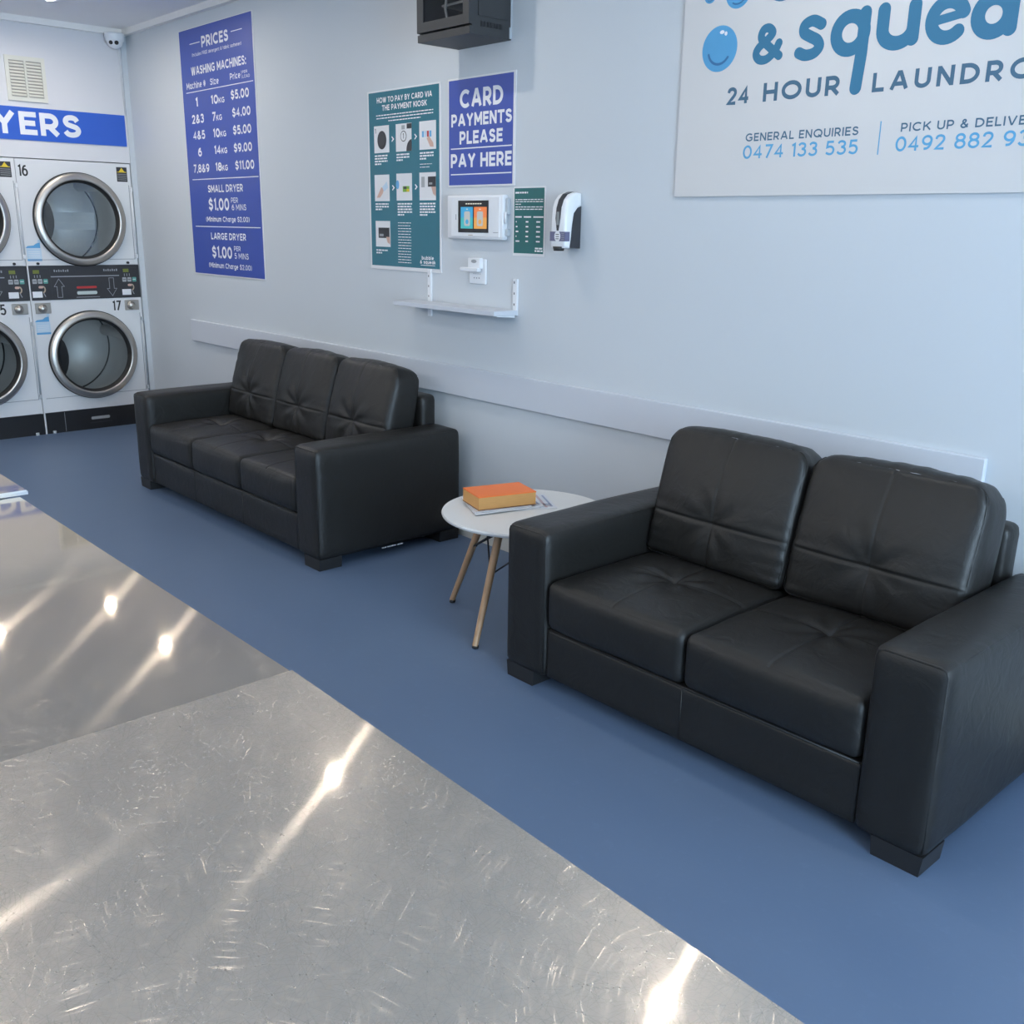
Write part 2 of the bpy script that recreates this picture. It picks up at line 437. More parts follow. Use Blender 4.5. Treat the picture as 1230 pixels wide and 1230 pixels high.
# ------------------------------------------------------------------ flat printing on a wall plane
class Flat:
    """collects print (letters, bars, shapes) lying on one upright plane; a = along the wall, z = up"""
    def __init__(self, axis, plane, out, mats):
        self.axis, self.plane, self.out, self.mats = axis, plane, out, mats
        self.bm = bmesh.new(); self.k = 0
    def P(self, a, z, layer=1):
        d = self.plane + self.out * 0.0005 * layer
        return (a, d, z) if self.axis == 'x' else (d, a, z)
    def mi(self, m): 
        if m not in self.mats: self.mats.append(m)
        return self.mats.index(m)
    def poly(self, pts, m, layer=1):
        f = self.bm.faces.new([self.bm.verts.new(self.P(a, z, layer)) for a, z in pts])
        f.material_index = self.mi(m)
    def rect(self, a0, a1, z0, z1, m, layer=1):
        self.poly([(a0, z0), (a1, z0), (a1, z1), (a0, z1)], m, layer)
    def rrect(self, a0, a1, z0, z1, r, m, layer=1):
        pts = []
        for cx, cz, t0 in ((a1-r, z1-r, 0), (a0+r, z1-r, 90), (a0+r, z0+r, 180), (a1-r, z0+r, 270)):
            for k in range(7):
                t = radians(t0 + k * 15); pts.append((cx + r*cos(t), cz + r*sin(t)))
        self.poly(pts, m, layer)
    def ell(self, a, z, ra, rz, m, layer=1, n=40, t0=0.0, t1=360.0):
        full = abs(t1 - t0 - 360) < 1e-6
        pts = [(a + ra*cos(radians(t0 + (t1-t0)*k/n)), z + rz*sin(radians(t0 + (t1-t0)*k/n))) for k in range(n if full else n+1)]
        self.poly(pts, m, layer)
    def ribbon(self, pts, wd, m, layer=1, closed=False, cap=0.0):
        """one band of constant width with mitred corners; cap lengthens its two ends"""
        q = [Vector((p[0], p[1])) for p in pts]
        q = [p for k, p in enumerate(q) if k == 0 or (p - q[k-1]).length > 1e-7]
        if closed and (q[0] - q[-1]).length < 1e-6: q.pop()
        n = len(q)
        if n < 2: return
        if not closed and cap:
            q[0] = q[0] - (q[1] - q[0]).normalized() * cap; q[-1] = q[-1] + (q[-1] - q[-2]).normalized() * cap
        mi = self.mi(m); self.k += 1
        lay = layer + 0.06 * (self.k % 9)
        A, B = [], []
        for k in range(n):
            d0 = (q[k] - q[k-1]).normalized() if (closed or k > 0) else None
            d1 = (q[(k+1) % n] - q[k]).normalized() if (closed or k < n-1) else None
            if d0 is None: d0 = d1
            if d1 is None: d1 = d0
            t = d0 + d1
            t = d0 if t.length < 1e-4 else t.normalized()
            nn = Vector((-t.y, t.x)); c = max(0.55, nn.dot(Vector((-d0.y, d0.x))))
            off = nn * (wd / 2 / c)
            lk = lay + 0.5 * k / n if not closed else lay
            A.append(self.bm.verts.new(self.P(q[k].x - off.x, q[k].y - off.y, lk))); B.append(self.bm.verts.new(self.P(q[k].x + off.x, q[k].y + off.y, lk)))
        for k in range(n if closed else n - 1):
            f = self.bm.faces.new((A[k], A[(k+1) % n], B[(k+1) % n], B[k])); f.material_index = mi
    def stroke(self, pts, wd, m, layer=1, closed=False, round_ends=True):
        self.ribbon(pts, wd, m, layer, closed)
        if round_ends and not closed:
            for (x, z) in (pts[0], pts[-1]):
                self.k += 1
                self.ell(x, z, wd/2, wd/2, m, layer + 0.06 * (self.k % 9), n=20)
    def text(self, s, a0, a1, z, h, m, layer=1, bold=0.02, space=1.0, wt=None):
        """letters fill a0..a1 across, standing on z with capitals h tall"""
        wt = (0.11 + 2.6 * bold) if wt is None else wt
        gap = 0.115 * space + (0.02 if space == 1.0 else 0.0)
        x = 0.0; items = []
        for ch in s:
            if ch == ' ': x += 0.30 + gap; continue
            g, wd = GLYPH[ch]
            items.append((x, g)); x += wd + wt + gap
        total = x - gap
        sx = (a1 - a0) / total; sz = h; tw = wt * min(1.0, max(0.45, 0.5 * (sx + sz) / sz)) if sx < sz else wt
        wh = wt * sz; k = (1 - wt)
        for x, g in items:
            for st in g:
                kind, pts = st
                P = [(a0 + (x + wt/2 + p[0]) * sx, z + (wt/2 + p[1] * k) * sz) for p in pts]
                w_ = wt * sqrt(sx * sz)
                if kind == 'dot':
                    d = wt * 0.55
                    self.rect(P[0][0] - d*sx, P[0][0] + d*sx, P[0][1] - d*sz, P[0][1] + d*sz, m, layer)
                else:
                    self.ribbon(P, w_, m, layer, closed=(kind == 'o'), cap=(w_/2 if kind == 'l' else 0))
    def build(self, name, parent, label=None):
        want = Vector((0, self.out, 0)) if self.axis == 'x' else Vector((self.out, 0, 0))
        self.bm.normal_update()
        for f in self.bm.faces:
            if f.normal.dot(want) < 0: f.normal_flip()
        return obj(name, self.bm, self.mats, parent, label=label)

def bez(pts, n=10):
    """smooth polyline through control points (Catmull-Rom)"""
    out = []
    P = [pts[0]] + list(pts) + [pts[-1]]
    for i in range(1, len(P) - 2):
        p0, p1, p2, p3 = P[i-1], P[i], P[i+1], P[i+2]
        for k in range(n):
            t = k / n
            out.append(tuple(0.5 * ((2*p1[j]) + (-p0[j]+p2[j])*t + (2*p0[j]-5*p1[j]+4*p2[j]-p3[j])*t*t + (-p0[j]+3*p1[j]-3*p2[j]+p3[j])*t**3) for j in range(2)))
    out.append(tuple(pts[-1]))
    return out

def arc(cx, cz, rx, rz, t0, t1, n=24):
    return [(cx + rx*cos(radians(t0 + (t1-t0)*k/n)), cz + rz*sin(radians(t0 + (t1-t0)*k/n))) for k in range(n+1)]

# plain geometric letters: 'l' open stroke with square ends, 'c' open curve, 'o' closed curve, 'dot'; cap height 1, then the width
def _g():
    A = arc
    O = lambda rx, ry, cx=None, cy=None: A(rx if cx is None else cx, ry if cy is None else cy, rx, ry, 90, 450, 28)[:-1]
    B = bez
    xh = 0.72
    S_ = B([(.54,.80),(.45,.95),(.28,1.0),(.10,.94),(.03,.78),(.10,.61),(.29,.52),(.49,.43),(.57,.26),(.48,.07),(.28,0),(.10,.05),(.0,.20)], 5)
    two = B([(.02,.74),(.08,.93),(.28,1.0),(.48,.92),(.54,.74),(.48,.55),(.30,.32)], 5) + [(.02,0),(.58,0)]
    three = B([(.03,.84),(.14,.97),(.30,1.0),(.48,.92),(.52,.76),(.44,.60),(.26,.545)], 5)
    three2 = B([(.26,.545),(.47,.48),(.56,.29),(.48,.08),(.28,0),(.10,.05),(.0,.18)], 5)
    s_ = [(p[0]*.78, p[1]*xh) for p in S_]
    bowl = lambda cx=.25: ('o', O(.25, xh/2, cx, xh/2))
    stem = lambda x, a=0.0, b=xh: ('l', [(x, a), (x, b)])
    return {
     'A': ([('c', [(0,-.08),(.35,1.0),(.45,1.0),(.80,-.08)]), ('l', [(.18,.28),(.62,.28)])], .80),
     'B': ([('c', [(0,0),(0,1),(.30,1)] + A(.32,.77,.21,.23,90,-90,12) + [(.1,.54)]), ('c', [(.1,.54),(.32,.54)] + A(.34,.27,.25,.27,90,-90,12) + [(0,0)])], .59),
     'C': ([('c', A(.46,.5,.46,.5,46,314,24))], .80),
     'D': ([('o', [(0,0),(0,1),(.24,1)] + A(.24,.5,.48,.5,90,-90,18))], .72),
     'E': ([('l', [(.50,1),(0,1),(0,0),(.50,0)]), ('l', [(.1,.51),(.44,.51)])], .50),
     'F': ([('l', [(.50,1),(0,1),(0,0)]), ('l', [(.1,.49),(.44,.49)])], .50),
     'G': ([('c', A(.46,.5,.46,.5,46,318,24) + [(.82,.46)]), ('l', [(.54,.46),(.80,.46)])], .84),
     'H': ([stem(0,0,1), stem(.66,0,1), ('l', [(0,.5),(.66,.5)])], .66),
     'I': ([stem(0,0,1)], 0.0),
     'K': ([stem(0,0,1), ('c', [(.66,1.06),(.06,.40)]), ('c', [(.24,.58),(.68,-.06)])], .64),
     'L': ([('l', [(0,1),(0,0),(.46,0)])], .46),
     'M': ([stem(0,0,1), stem(.80,0,1), ('c', [(.02,1.0),(.36,.30),(.44,.30),(.78,1.0)])], .80),
     'N': ([stem(0,0,1), stem(.66,0,1), ('c', [(.02,1.03),(.64,-.03)])], .66),
     'O': ([('o', O(.48,.5))], .96),
     'P': ([('l', [(0,0),(0,.3)]), ('c', [(0,.2),(0,1),(.28,1)] + A(.30,.69,.27,.31,90,-90,14) + [(0,.38)])], .57),
     'Q': ([('o', O(.48,.5)), ('c', [(.54,.28),(.96,-.08)])], .96),
     'R': ([('l', [(0,0),(0,.3)]), ('c', [(0,.2),(0,1),(.28,1)] + A(.30,.69,.27,.31,90,-90,14) + [(0,.38)]), ('c', [(.26,.40),(.62,-.08)])], .60),
     'S': ([('c', S_)], .57),
     'T': ([('l', [(0,1),(.64,1)]), stem(.32,0,1)], .64),
     'U': ([('l', [(0,1),(0,.9)]), ('c', [(0,.95),(0,.33)] + A(.32,.33,.32,.33,180,360,16) + [(.64,.95)]), ('l', [(.64,.9),(.64,1)])], .64),
     'V': ([('c', [(0,1.08),(.34,0),(.42,0),(.76,1.08)])], .76),
     'W': ([('c', [(0,1.08),(.25,0),(.31,0),(.52,.98),(.58,.98),(.79,0),(.85,0),(1.10,1.08)])], 1.10),
     'Y': ([('c', [(0,1.08),(.36,.44),(.72,1.08)]), stem(.36,0,.46)], .72),
     'Z': ([('l', [(0,1),(.58,1),(0,0),(.60,0)])], .60),
     '0': ([('o', O(.31,.5))], .62), '1': ([('c', [(-.02,.86),(.20,1.0),(.20,-.08)])], .20), '2': ([('c', two)], .58), '3': ([('c', three), ('c', three2)], .56),
     '4': ([('c', [(.44,-.08),(.44,.97),(.0,.26),(.64,.26)])], .62), '5': ([('c', [(.54,1),(.10,1),(.06,.56)] + B([(.06,.56),(.28,.62),(.48,.53),(.56,.32),(.48,.08),(.27,0),(.0,.12)], 5))], .56),
     '6': ([('o', O(.29,.31,.29,.31)), ('c', B([(.48,.96),(.24,.92),(.06,.68),(.0,.36)], 6))], .58), '9': ([('o', O(.29,.31,.29,.69)), ('c', B([(.10,.04),(.34,.08),(.52,.32),(.58,.64)], 6))], .58),
     '7': ([('c', [(0,1),(.54,1),(.14,-.08)])], .54), '8': ([('o', O(.25,.235,.29,.765)), ('o', O(.29,.27,.29,.27))], .58),
     '$': ([('c', [(p[0], .06 + p[1]*.88) for p in S_]), ('l', [(.285,1.06),(.285,1.0)]), ('l', [(.285,0),(.285,-.06)])], .57),
     '&': ([('c', B([(.66,.0),(.40,.34),(.16,.66),(.16,.88),(.30,1.0),(.44,.88),(.36,.66),(.10,.44),(.0,.22),(.14,.02),(.34,.0),(.54,.18),(.64,.46)], 5))], .66),
     '.': ([('dot', [(0,0)])], 0.0), ',': ([('c', [(.04,.08),(-.03,-.20)])], 0.0), ':': ([('dot', [(0,0)]), ('dot', [(0,.62)])], 0.0),
     '(': ([('c', A(.34,.46,.34,.62,118,242,10))], .18), ')': ([('c', A(-.16,.46,.34,.62,62,-62,10))], .18),
     '#': ([stem(.16,.05,.95), stem(.40,.05,.95), ('l', [(.0,.34),(.56,.34)]), ('l', [(.0,.66),(.56,.66)])], .56),
     'a': ([bowl(), stem(.50)], .50), 'b': ([bowl(), stem(0,0,1.02)], .50), 'd': ([bowl(), stem(.50,0,1.02)], .50), 'q': ([bowl(), stem(.50,-.28,xh)], .50),
     'c': ([('c', A(.26,xh/2,.26,xh/2,48,312,18))], .44), 'e': ([('c', A(.26,xh/2,.26,xh/2,4,312,20)), ('c', [(.0,xh/2),(.52,xh/2)])], .52),
     'f': ([('c', [(.10,-.08),(.10,.78)] + A(.27,.78,.17,.22,180,90,6)), ('l', [(0,xh-.02),(.24,xh-.02)])], .26), 'g': ([bowl(), ('c', [(.50,xh)] + [(.50,-.04)] + A(.25,-.06,.25,.22,0,-150,8))], .50),
     'h': ([stem(0,0,1.02), ('c', A(.24,xh-.28,.24,.28,180,0,12) + [(.48,-.08)])], .48), 'i': ([stem(0), ('dot', [(0,1.0)])], 0.0), 'k': ([stem(0,0,1.02), ('c', [(.44,xh+.04),(.04,.28)]), ('c', [(.18,.42),(.46,-.06)])], .44),
     'l': ([stem(0,0,1.02)], 0.0), 'm': ([stem(0), ('c', A(.20,xh-.25,.20,.25,180,0,10) + [(.40,-.08)]), ('c', A(.60,xh-.25,.20,.25,180,0,10) + [(.80,-.08)])], .80),
     'n': ([stem(0), ('c', A(.24,xh-.28,.24,.28,180,0,12) + [(.48,-.08)])], .48), 'o': ([('o', O(.27,xh/2,.27,xh/2))], .54), 'r': ([stem(0), ('c', A(.26,xh-.30,.26,.30,180,80,8))], .26),
     's': ([('c', s_)], .44), 't': ([('c', [(.10,.96),(.10,.0),(.26,.0)]), ('l', [(0,xh-.02),(.24,xh-.02)])], .26), 'u': ([stem(.46), ('c', [(0,xh+.06),(0,.24)] + A(.23,.24,.23,.24,180,360,12))], .46),
     'z': ([('l', [(0,xh),(.42,xh),(0,0),(.44,0)])], .44)}
GLYPH = _g()

# ================================================================== THE ROOM
XB, XF_, YR, YL, CH = -7.72, 3.60, 3.17, -2.60, 2.865
bm = NB(); box(bm, XB - 1.1, XF_ + 0.12, YL - 0.12, YR + 0.12, -0.1, 0.0)
struct('floor', bm, 'floor', 'blue vinyl floor of the laundromat')
bm = NB(); box(bm, XB - 1.1, XF_ + 0.12, YL - 0.12, YR + 0.12, CH, CH + 0.1)
struct('ceiling', bm, 'ceiling', 'flat grey ceiling')
bm = NB(); box(bm, XB - 1.1, XF_ + 0.12, YR, YR + 0.12, 0, CH)
struct('wall_right', bm, 'wall', 'long pale blue wall behind the sofas and signs')
bm = NB(); box(bm, XB - 1.1, XF_ + 0.12, YL - 0.12, YL, 0, CH)
struct('wall_left', bm, 'wall', 'pale wall opposite the sofas')
# end wall: bulkhead above the dryers, closed part beside them and the back of the recess
bm = NB()
box(bm, XB - 1.1, XB, YL, YR, 1.956, CH)
box(bm, XB - 1.1, XB, YL, 1.50, 0, 1.956)
box(bm, XB - 1.1, XB - 1.0, 1.50, YR, 0, 1.956)
struct('wall_back', bm, 'endwall', 'white wall above and around the dryers')
bm = NB()
box(bm, XB - 0.95, XB + 0.012, 3.131, YR, 0, 1.956)
box(bm, XB, XB + 0.012, 3.131, YR, 1.956, CH - 0.04)
struct('trim_1', bm, 'wall', 'narrow upright corner strip between dryers and long wall')
# shop front with three big panes
bm = NB()
box(bm, XF_, XF_ + 0.12, YL, YR, 0, 0.25); box(bm, XF_, XF_ + 0.12, YL, YR, 2.62, CH)
box(bm, XF_, XF_ + 0.12, YL, YL + 0.2, 0.25, 2.62); box(bm, XF_, XF_ + 0.12, YR - 0.2, YR, 0.25, 2.62)
struct('wall_front', bm, 'wall', 'shop front wall around the windows')
wy = [YL + 0.2, -0.72, 1.10, YR - 0.2]
for i in range(3):
    bm = NB()
    a, b_ = wy[i], wy[i+1]
    for (p, q, r_, s_) in ((a, b_, 0.25, 0.31), (a, b_, 2.56, 2.62), (a, a + 0.05, 0.31, 2.56), (b_ - 0.05, b_, 0.31, 2.56)):
        box(bm, XF_ + 0.03, XF_ + 0.09, p, q, r_, s_)
    wo = struct('window_%d' % (i + 1), bm, 'alu', 'shop front window pane')
    bm = NB(); box(bm, XF_ + 0.055, XF_ + 0.063, a + 0.05, b_ - 0.05, 0.31, 2.56)
    obj('pane', bm, 'window_pane', wo)
# cornice strips
bm = NB(); box(bm, XB, XF_, YR - 0.035, YR, CH - 0.04, CH); struct('trim_2', bm, 'cornice', 'white cornice strip along the long wall')
bm = NB(); box(bm, XB, XB + 0.035, YL, YR - 0.035, CH - 0.04, CH); struct('trim_3', bm, 'cornice', 'white cornice strip above the dryers')
# boxed skirting
bm = NB(); box(bm, XB + 0.012, XF_, 3.125, YR, 0, 0.085); struct('baseboard_right', bm, 'skirt', 'cream skirting along the long wall')
# wide rail board on the wall
bm = NB(); rbox(bm, -6.92, -1.245, YR - 0.022, YR, 0.72, 0.87, 0.003, 1)
struct('trim_4', bm, 'rail', 'pale flat rail board behind the sofas')

# ================================================================== DRYERS
def plate_hole(bm, X, y0, y1, z0, z1, cy, cz, r, n=72, depth=0.02, mi=0):
    """upright panel facing +X with a round opening"""
    angs = sorted(set([2*pi*i/n for i in range(n)] + [math.atan2(z - cz, y - cy) % (2*pi) for y in (y0, y1) for z in (z0, z1)]))
    inner, outer = [], []
    for t in angs:
        c, s = cos(t), sin(t)
        k = min([((y1 if c > 0 else y0) - cy) / c if abs(c) > 1e-9 else 1e9, ((z1 if s > 0 else z0) - cz) / s if abs(s) > 1e-9 else 1e9])
        inner.append(bm.verts.new((X, cy + r*c, cz + r*s))); outer.append(bm.verts.new((X, cy + k*c, cz + k*s)))
    N = len(angs)
    for i in range(N):
        j = (i + 1) % N
        bm.faces.new((inner[i], outer[i], outer[j], inner[j])).material_index = mi
    # rim returning inward
    back = [bm.verts.new((X - depth, v.co.y, v.co.z)) for v in inner]
    for i in range(N):
        j = (i + 1) % N
        bm.faces.new((inner[i], inner[j], back[j], back[i])).material_index = mi

DW = 0.808           # width of one stack
def build_dryer(y0, num_top, num_low, label, groupname):
    X = XB
    t = thing('tumble_dryer', label, 'dryer', (X, y0, 0), groupname)
    y1 = y0 + DW
    # cabinet shell
    bm = NB()
    box(bm, X - 0.9, X - 0.002, y0, y0 + 0.012, 0.0, 1.95); box(bm, X - 0.9, X - 0.002, y1 - 0.012, y1, 0.0, 1.95)
    box(bm, X - 0.9, X - 0.002, y0 + 0.012, y1 - 0.012, 1.938, 1.95)
    box(bm, X - 0.9, X - 0.89, y0 + 0.012, y1 - 0.012, 0.0, 1.938)
    box(bm, X - 0.88, X - 0.03, y0 + 0.012, y1 - 0.012, 1.06, 1.14)
    obj('cabinet', bm, 'white_enamel', t)
    cy = y0 + 0.407
    for k, (z0, z1, cz) in enumerate(((1.224, 1.949, 1.545), (0.158, 0.978, 0.565))):
        bm = NB()
        plate_hole(bm, X, y0 + 0.008, y1 - 0.002, z0, z1, cy, cz, 0.285)
        # thin pressed outline of the door panel
        fp = obj('front_panel', bm, 'white_enamel', t)
        za, zb = (1.262, 1.80) if k == 0 else (0.262, 0.862)
        bm = NB()
        box(bm, X, X + 0.0015, y0 + 0.03, y1 - 0.02, za, za + 0.004)
        box(bm, X, X + 0.0015, y1 - 0.022, y1 - 0.018, za, zb)
        obj('door_seam', bm, 'grey_ink', fp)
        # hinge bar with its two end knuckles
        bm = NB()
        hz = (1.30, 1.755) if k == 0 else (0.30, 0.80)
        cyl(bm, (X + 0.012, y1 - 0.008, hz[0]), (X + 0.012, y1 - 0.008, hz[1]), 0.0055, n=10)
        for z in (hz[0] - 0.03, hz[1]):
            rbox(bm, X, X + 0.02, y1 - 0.016, y1 - 0.001, z, z + 0.03, 0.003, 1)
        obj('hinge', bm, 'white_plastic' if k == 0 else 'kiosk_grey', t)
        # round door
        bm = NB()
        lathe(bm, (X, cy, cz), (1, 0, 0), [(0.322, 0.0, 1), (0.330, 0.004, 1), (0.330, 0.016, 1), (0.322, 0.020, 1), (0.324, 0.028, 0), (0.319, 0.036, 0), (0.310, 0.040, 0), (0.286, 0.047, 0), (0.279, 0.046, 0), (0.275, 0.042, 0),
                                          (0.272, 0.036, 1), (0.266, 0.030, 1), (0.258, 0.012, 1), (0.258, 0.0, 1)], n=96, mi=0)
        door = obj('door', bm, ['chrome', 'gasket'], t, label='round porthole door with worn chrome ring')
        bm = NB()
        cyl(bm, (X + 0.010, cy, cz), (X + 0.016, cy, cz), 0.259, n=72)
        obj('pane', bm, 'pane', door)
        # drum
        bm = NB()
        lathe(bm, (X - 0.03, cy, cz), (-1, 0, 0), [(0.285, 0.0), (0.36, 0.03), (0.36, 0.60), (0.0, 0.60)], n=64)
        bmesh.ops.remove_doubles(bm, verts=bm.verts, dist=1e-5)
        # lifter ribs and the pressed bar on the back disc
        for q in range(3):
            a = radians((168, 288, 48)[q] if k == 0 else (20, 140, 260)[q])
            d = Vector((0, cos(a), sin(a)))
            p = Vector((X, cy, cz))
            cyl(bm, p + d * 0.345 + Vector((-0.10, 0, 0)), p + d * 0.345 + Vector((-0.60, 0, 0)), 0.045, 0.045, n=12)
        obj('drum', bm, 'drum', t)
        bm = NB()
        tube(bm, [(X - 0.622, cy + 0.352*cos(2*pi*q/64), cz + 0.352*sin(2*pi*q/64)) for q in range(64)], 0.006, n=6, closed=True)
        obj('drum_seam', bm, 'gasket', t)
        with_bar = (k == 0)
        bm = NB()
        if with_bar: box(bm, X - 0.63, X - 0.618, cy - 0.33, cy + 0.33, cz - 0.075, cz + 0.055)
        for yy in ((-0.22, 0.17) if with_bar else ()):
            for zz in (-0.045, 0.03):
                cyl(bm, (X - 0.62, cy + yy, cz + zz), (X - 0.612, cy + yy, cz + zz), 0.009, n=10)
        if with_bar: obj('drum_bar', bm, 'drum', t)
        else: bm.free()
        # dark crescent-shaped plate set just behind the pane
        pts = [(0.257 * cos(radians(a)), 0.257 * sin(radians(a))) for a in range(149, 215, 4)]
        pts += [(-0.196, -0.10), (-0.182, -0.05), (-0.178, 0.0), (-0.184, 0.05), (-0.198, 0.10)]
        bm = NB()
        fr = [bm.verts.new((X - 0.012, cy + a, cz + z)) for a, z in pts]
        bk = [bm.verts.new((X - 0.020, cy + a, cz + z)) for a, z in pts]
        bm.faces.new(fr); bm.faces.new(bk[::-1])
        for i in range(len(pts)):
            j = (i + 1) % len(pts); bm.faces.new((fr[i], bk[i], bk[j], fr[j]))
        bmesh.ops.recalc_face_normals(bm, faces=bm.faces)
        obj('dark_crescent', bm, 'kick_black', door)
    # control panel
    bm = NB(); box(bm, X - 0.03, X + 0.004, y0 + 0.010, y1 - 0.001, 0.979, 1.222)
    cp = obj('control_panel', bm, 'panel_black', t)
    F = Flat('y', X + 0.004, 1, [])
    o = y0 - 2.317
    for s in (0, 1):
        b0 = o + (2.343 if s == 0 else 2.992)
        F.rect(b0 + 0.010, b0 + 0.053, 1.168, 1.193, 'lcd')
        F.rect(b0 - 0.006, b0 + 0.118, 1.200, 1.203, 'dark_grey')
        for q in range(3):
            F.rect(b0 + 0.016 + q*0.019, b0 + 0.021 + q*0.019, 1.139, 1.158, 'grey_ink')
            F.rrect(b0 + q*0.038, b0 + 0.031 + q*0.038, 1.097, 1.130, 0.005, 'green_key' if q == 2 else 'grey_key')
            F.rect(b0 + 0.004 + q*0.038, b0 + 0.026 + q*0.038, 1.112, 1.116, 'white_ink' if q == 2 else 'dark_grey', 2)
        F.rrect(b0 + 0.038, b0 + 0.070, 1.064, 1.081, 0.008, 'skin_ink', 2)
        F.stroke(arc(b0 + 0.064, 1.056, 0.018, 0.022, 70, -70, 8), 0.009, 'tan_ink')
        F.rect(b0 - 0.008, b0 + 0.060, 0.999, 1.042, 'white_ink')
        F.stroke([(b0 + 0.070, 1.030), (b0 + 0.080, 1.006)], 0.006, 'grey_ink')
    F.rect(o + 2.470, o + 2.472, 0.985, 1.200, 'dark_grey')
    F.rect(o + 2.473, o + 2.970, 1.141, 1.148, 'grey_ink')
    for (ya, yb) in ((2.498, 2.608), (2.855, 2.965)):
        for q in range(7):
            a = ya + (yb - ya) * q / 7
            F.rect(o + a, o + a + 0.009, 1.178, 1.194 - 0.004 * (q % 2), 'grey_ink')
    for (ac, s) in ((2.526, 1), (2.908, -1)):
        m_ = 1.062
        pts = [(0, .066), (.036, .012), (.017, .012), (.017, -.066), (-.017, -.066), (-.017, .012), (-.036, .012)]
        F.stroke([(o + ac + p[0], m_ + s * p[1]) for p in pts], 0.0035, 'grey_ink', closed=True)
    F.rrect(o + 2.648, o + 2.795, 1.056, 1.072, 0.006, 'red_ink')
    F.rrect(o + 2.648, o + 2.795, 1.012, 1.036, 0.010, 'pill')
    F.rect(o + 2.640, o + 2.812, 0.991, 0.995, 'grey_ink')
    F.build('keypad', cp)
    # lock knobs on square plates above the lower door, small stop pins above the panel
    for (ya, yb, k) in ((2.342, 2.452, 0), (2.994, 3.103, 1)):
        bm = NB(); rbox(bm, X, X + 0.006, o + ya, o + yb, 0.884, 0.960, 0.003, 1)
        kp = obj('lock_plate', bm, 'chrome', t)
        bm = NB(); yc = o + (2.393 if k == 0 else 3.041)
        lathe(bm, (X + 0.006, yc, 0.921), (1, 0, 0), [(0.031, 0, 1), (0.031, 0.006, 1), (0.025, 0.007, 0), (0.024, 0.022, 0), (0.018, 0.028, 0), (0.0, 0.030, 0)], n=28)
        obj('knob', bm, ['chrome', 'gasket'], kp)
    for yc in (2.394, 3.044):
        bm = NB(); cyl(bm, (X, o + yc, 1.238), (X + 0.018, o + yc, 1.238), 0.009, n=14)
        obj('stop_pin', bm, 'gasket', t)
    # kick panel
    bm = NB(); box(bm, X - 0.03, X + 0.002, y0 + 0.012, y1 - 0.001, 0.0, 0.155)
    kk = obj('kick_panel', bm, 'kick_black', t)
    F = Flat('y', X + 0.002, 1, [])
    F.rect(o + 2.463, o + 2.466, 0.004, 0.152, 'grey_ink')
    F.build('seam', kk)
    F = Flat('y', X + 0.002, 1, [])
    F.rrect(o + 2.658, o + 2.800, 0.072, 0.094, 0.010, 'grey_key')
    F.build('badge', kk)
    F = Flat('y', X + 0.002, 1, [])
    F.rect(o + 2.645, o + 2.815, 0.046, 0.049, 'dark_grey')
    F.build('underline', kk)
    bm = NB(); box(bm, X - 0.03, X + 0.004, y0, y0 + 0.009, 0.0, 1.949)
    obj('edge_strip', bm, 'white_enamel', t)
    for yc in (y0 + 0.06, y1 - 0.06):
        bm = NB(); cyl(bm, (X + 0.012, yc, 0.0), (X + 0.012, yc, 0.02), 0.012, n=12)
        obj('levelling_foot', bm, 'kiosk_grey', t)
    # numbers and stickers
    F = Flat('y', X, 1, [])
    F.text(num_top, o + 2.334, o + 2.398, 1.832, 0.080, 'black_ink', bold=0.03)
    F.build('number', t)
    F = Flat('y', X, 1, [])
    if num_low == '15':
        F.text(num_low, o + 2.888, o + 2.955, 0.884, 0.078, 'black_ink', bold=0.03)
    else:
        F.text(num_low, o + 2.901, o + 2.965, 0.884, 0.076, 'black_ink', bold=0.03)
    F.build('number', t)
    F = Flat('y', X, 1, [])
    F.rect(o + 3.022, o + 3.100, 1.822, 1.925, 'panel_black')
    F.poly([(o + 3.040, 1.893), (o + 3.082, 1.893), (o + 3.061, 1.921)], 'yellow_ink', 2)
    F.rect(o + 3.028, o + 3.094, 1.888, 1.893, 'yellow_ink', 2)
    for q in range(4): F.rect(o + 3.028, o + 3.094, 1.834 + q*0.013, 1.838 + q*0.013, 'grey_ink', 2)
    F.build('warning_label', t)
    for (ya, za, flip) in ((2.329, 1.256, 0), (2.334, 0.735, 1)):
        F = Flat('y', X, 1, [])
        yb = ya + 0.100
        zz = za
        F.rect(o + ya, o + yb, zz + 0.016, zz + 0.088, 'sticker_pale')
        F.rect(o + ya, o + yb, zz, zz + 0.014, 'sticker_blue')
        for q in range(4): F.rect(o + ya + 0.01, o + yb - 0.01, zz + 0.026 + q*0.012, zz + 0.029 + q*0.012, 'white_ink', 2)
        F.poly([(o + ya - 0.006, zz + 0.090), (o + yb - 0.004, zz + 0.090), (o + yb - 0.004, zz + 0.128), (o + yb - 0.03, zz + 0.122), (o + yb - 0.05, zz + 0.108), (o + ya + 0.01, zz + 0.104)], 'sticker_blue')
        F.poly([(o + yb - 0.022, zz + 0.125), (o + yb + 0.002, zz + 0.130), (o + yb, zz + 0.150), (o + yb - 0.016, zz + 0.148)], 'sticker_pale')
        F.build('instruction_sticker', t)
    return t

G = 'stacked tumble dryers along the end wall'
build_dryer(2.317, '16', '17', 'white stacked tumble dryer numbered 16 and 17, in the corner by the long wall', G)
build_dryer(1.507, '14', '15', 'white stacked tumble dryer numbered 15, cut off by the photo edge', G)

